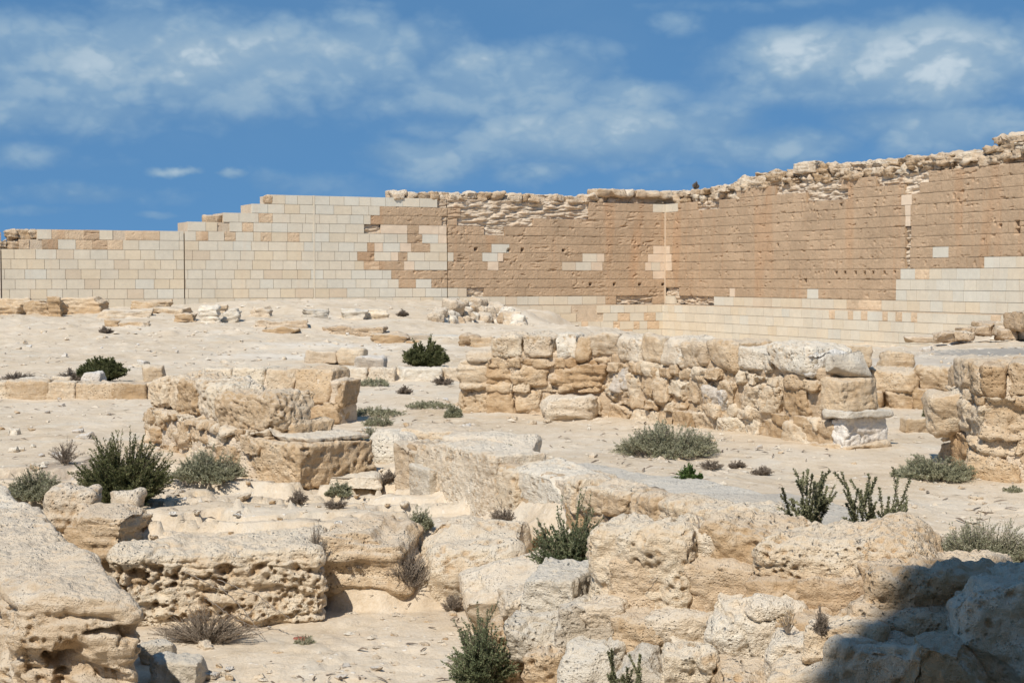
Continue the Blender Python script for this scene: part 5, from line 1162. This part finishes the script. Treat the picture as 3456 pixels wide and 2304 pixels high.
bush('thin dry plant in the middle court near the long wall', 985, 1045, 870, 888, 'dry', 37, dens=0.6)
bush('flat dry mat in the right court, left of three', 1598, 1668, 1060, 1080, 'dry', 38, dens=0.7)
bush('flat dry mat in the right court, middle of three', 1670, 1718, 1055, 1074, 'dry', 39, dens=0.6)
bush('flat dry mat in the right court, right of three', 1722, 1782, 1070, 1092, 'dry', 40, dens=0.7)
bush('dark dry shrub in the corner behind the jutting stone of the right edge wall', 2118, 2165, 912, 958, 'grey', 41, Y=23.5, dens=0.8)
bush('small grey shrub growing on the top of the retaining wall', 1138, 1188, 1012, 1052, 'grey', 42, Y=17.2, dens=0.5)
bush('lone tuft on the skyline of the great wall right of its corner', 1590, 1605, 418, 434, 'dry', 43, Y=87.0, z=None, dens=0.5)
bush('dry straw tuft in the wall joint at the edge of the shadow', 1785, 1835, 1400, 1452, 'straw', 44, Y=7.85, dens=0.5)
bush('dark withered plant in the shaded joint of the foreground wall', 1868, 1905, 1396, 1462, 'dry', 45, Y=7.55, dens=0.9)
bush('small leggy dead plant on the left slope beyond the kerb', 222, 262, 756, 772, 'dry', 46, dens=0.5)
bush('pale dry plant left of the white rubble heap', 908, 940, 712, 726, 'dry', 47, Y=63, dens=0.5)
bush('tiny green plant at the far right edge of the court', 2305, 2352, 1112, 1132, 'mat', 48, dens=0.4)
bush('low dead plants at the foot of the cracked ochre ledge', 775, 850, 1325, 1358, 'dry', 49, dens=1.0)
bush('small dry tuft at the lower edge of the leaning cream slab', 1010, 1068, 1365, 1410, 'dry', 50, dens=0.8)
# thorny dead twig hanging over the foreground wall
tw = MB(); rg = np.random.RandomState(8)
def twig(uvs, Y, r):
    P = np.array([at_y(u, v, Y + dy_) for u, v, dy_ in uvs]); t = np.linspace(0, len(P) - 1, 30); i = np.minimum(t.astype(int), len(P) - 2); w = (t - i)[:, None]
    S = P[i] * (1 - w) + P[i + 1] * w; S = S + rg.normal(0, 0.003, S.shape); tube(tw, S, r, r * 0.4)
    for k in range(3, 30, 2):
        d = rg.normal(0, 1, 3); d /= np.linalg.norm(d); tube(tw, np.array([S[k], S[k] + d * 0.022]), r * 0.5, r * 0.1)
twig([(1600, 1180, .1), (1612, 1250, 0), (1618, 1300, -.05), (1622, 1335, -.08)], 8.75, 0.006); twig([(1615, 1290, 0), (1560, 1300, -.05), (1480, 1340, -.1)], 8.75, 0.005)
twig([(1612, 1270, 0), (1640, 1215, .05), (1690, 1190, .1), (1745, 1200, .2)], 8.75, 0.005); twig([(1500, 1250, 0), (1560, 1262, 0), (1640, 1240, .05)], 8.8, 0.004)
tag(tw.build('dead_twig', M_DRYSTEM, loc=tuple(at_y(1612, 1335, 8.7))), 'thorny dead twig draped over the top of the foreground wall', 'twig')
tw = MB()
for (a, b, c) in (((500, 1330, 0), (590, 1365, -.1), (665, 1420, -.3)), ((505, 1345, 0), (560, 1400, -.2), (615, 1475, -.4)), ((560, 1420, -.1), (600, 1380, 0), (640, 1405, -.2)), ((470, 1370, -.1), (540, 1420, -.2), (590, 1440, -.5)), ((420, 1310, 0), (500, 1350, -.1), (560, 1362, -.2))): twig([a, b, c], 12.55, 0.006)
tag(tw.build('dead_branch', M_DRYSTEM, loc=tuple(at_y(560, 1440, 12.3))), 'long bare dead branches leaning on the honeycombed block', 'branch')
# litter
f = MB(); p = hit(688, 1468); add_rock(f, (p[0], p[1], p[2] - 0.01), (0.11, 0.07, 0.03), 0.3, 0.015, 3, 0.2, 0.2, 3, 0.005, 10, 0.002)
tag(f.build('pottery_sherd', plain_mat('red_clay', (0.28, 0.10, 0.07)), loc=tuple(p)), 'dark red pottery sherd beside the tiny plant on the foreground floor', 'sherd')
f = MB(); p = hit(762, 1340); a = np.linspace(0, 6.283, 13)[:-1]
prof = [(0, .0), (.028, .0), (.032, .02), (.031, .12), (.014, .155), (.013, .175), (0, .176)]
V = np.array([(l, r_ * math.cos(t), r_ * math.sin(t) * 0.7 + 0.024) for r_, l in prof for t in a]); n_ = len(a)
F = np.array([(k * n_ + j, k * n_ + (j + 1) % n_, (k + 1) * n_ + (j + 1) % n_, (k + 1) * n_ + j) for k in range(len(prof) - 1) for j in range(n_)])
f.add(V + p + (0, 0, 0.02), F, tone=0.5); tag(f.build('plastic_bottle', plain_mat('white_plastic', (0.75, 0.75, 0.66), 0.35), loc=tuple(p)), 'crushed whitish plastic bottle in the dead plants under the ochre ledge', 'bottle')

# ------------------------------------------------------------------ the gate tower behind the viewer, which shades the right foreground
py = thing('temple_pylon', 'massive battered temple gate tower behind the viewer, shading the right foreground', 'tower', (4, -4.5, 0.5))
f = MB(); yf, yb_ = -2.0, -7.0
p1_, p2_ = np.array([1.70, 7.5, 0.56]), np.array([2.53, 8.15, 0.98]); ld_ = np.array(LD)     # two points of the shadow's edge on the stones
q1_, q2_ = (p - ld_ * ((p[1] - yf) / ld_[1]) for p in (p1_, p2_))
def edge_x(z): return q2_[0] + (z - q2_[2]) * (q2_[0] - q1_[0]) / (q2_[2] - q1_[2])
zt = q2_[2] + 0.5; nz = 34
zs = np.linspace(0.4, zt, nz + 1)
for k in range(nz):
    z0, z1 = zs[k], zs[k + 1] - 0.02; xl0, xl1 = edge_x(z0), edge_x(z1); xr0, xr1 = 16 - z0 * 0.2, 16 - z1 * 0.2
    V = np.array([(xl0, yf, z0), (xr0, yf, z0), (xr0, yb_, z0), (xl0, yb_, z0), (xl1, yf, z1), (xr1, yf, z1), (xr1, yb_, z1), (xl1, yb_, z1)])
    f.add(V, np.array([(0, 1, 5, 4), (1, 2, 6, 5), (2, 3, 7, 6), (3, 0, 4, 7), (4, 5, 6, 7), (3, 2, 1, 0)]), tint=np.array((0.50, 0.385, 0.265)) * np.random.RandomState(k).uniform(.92, 1.06))
f.build('courses', M_WEATHERED, py, smooth=False)
f = MB(); core_box(f, WallFrame((0, 0), (1, 0), (0, 1)), edge_x(zt) + 0.4, 12, 0.0, zt - 0.2, yf - 0.06, yb_ + 0.06, (0.45, 0.35, 0.25)); f.build('core', M_CORE, py, smooth=False)
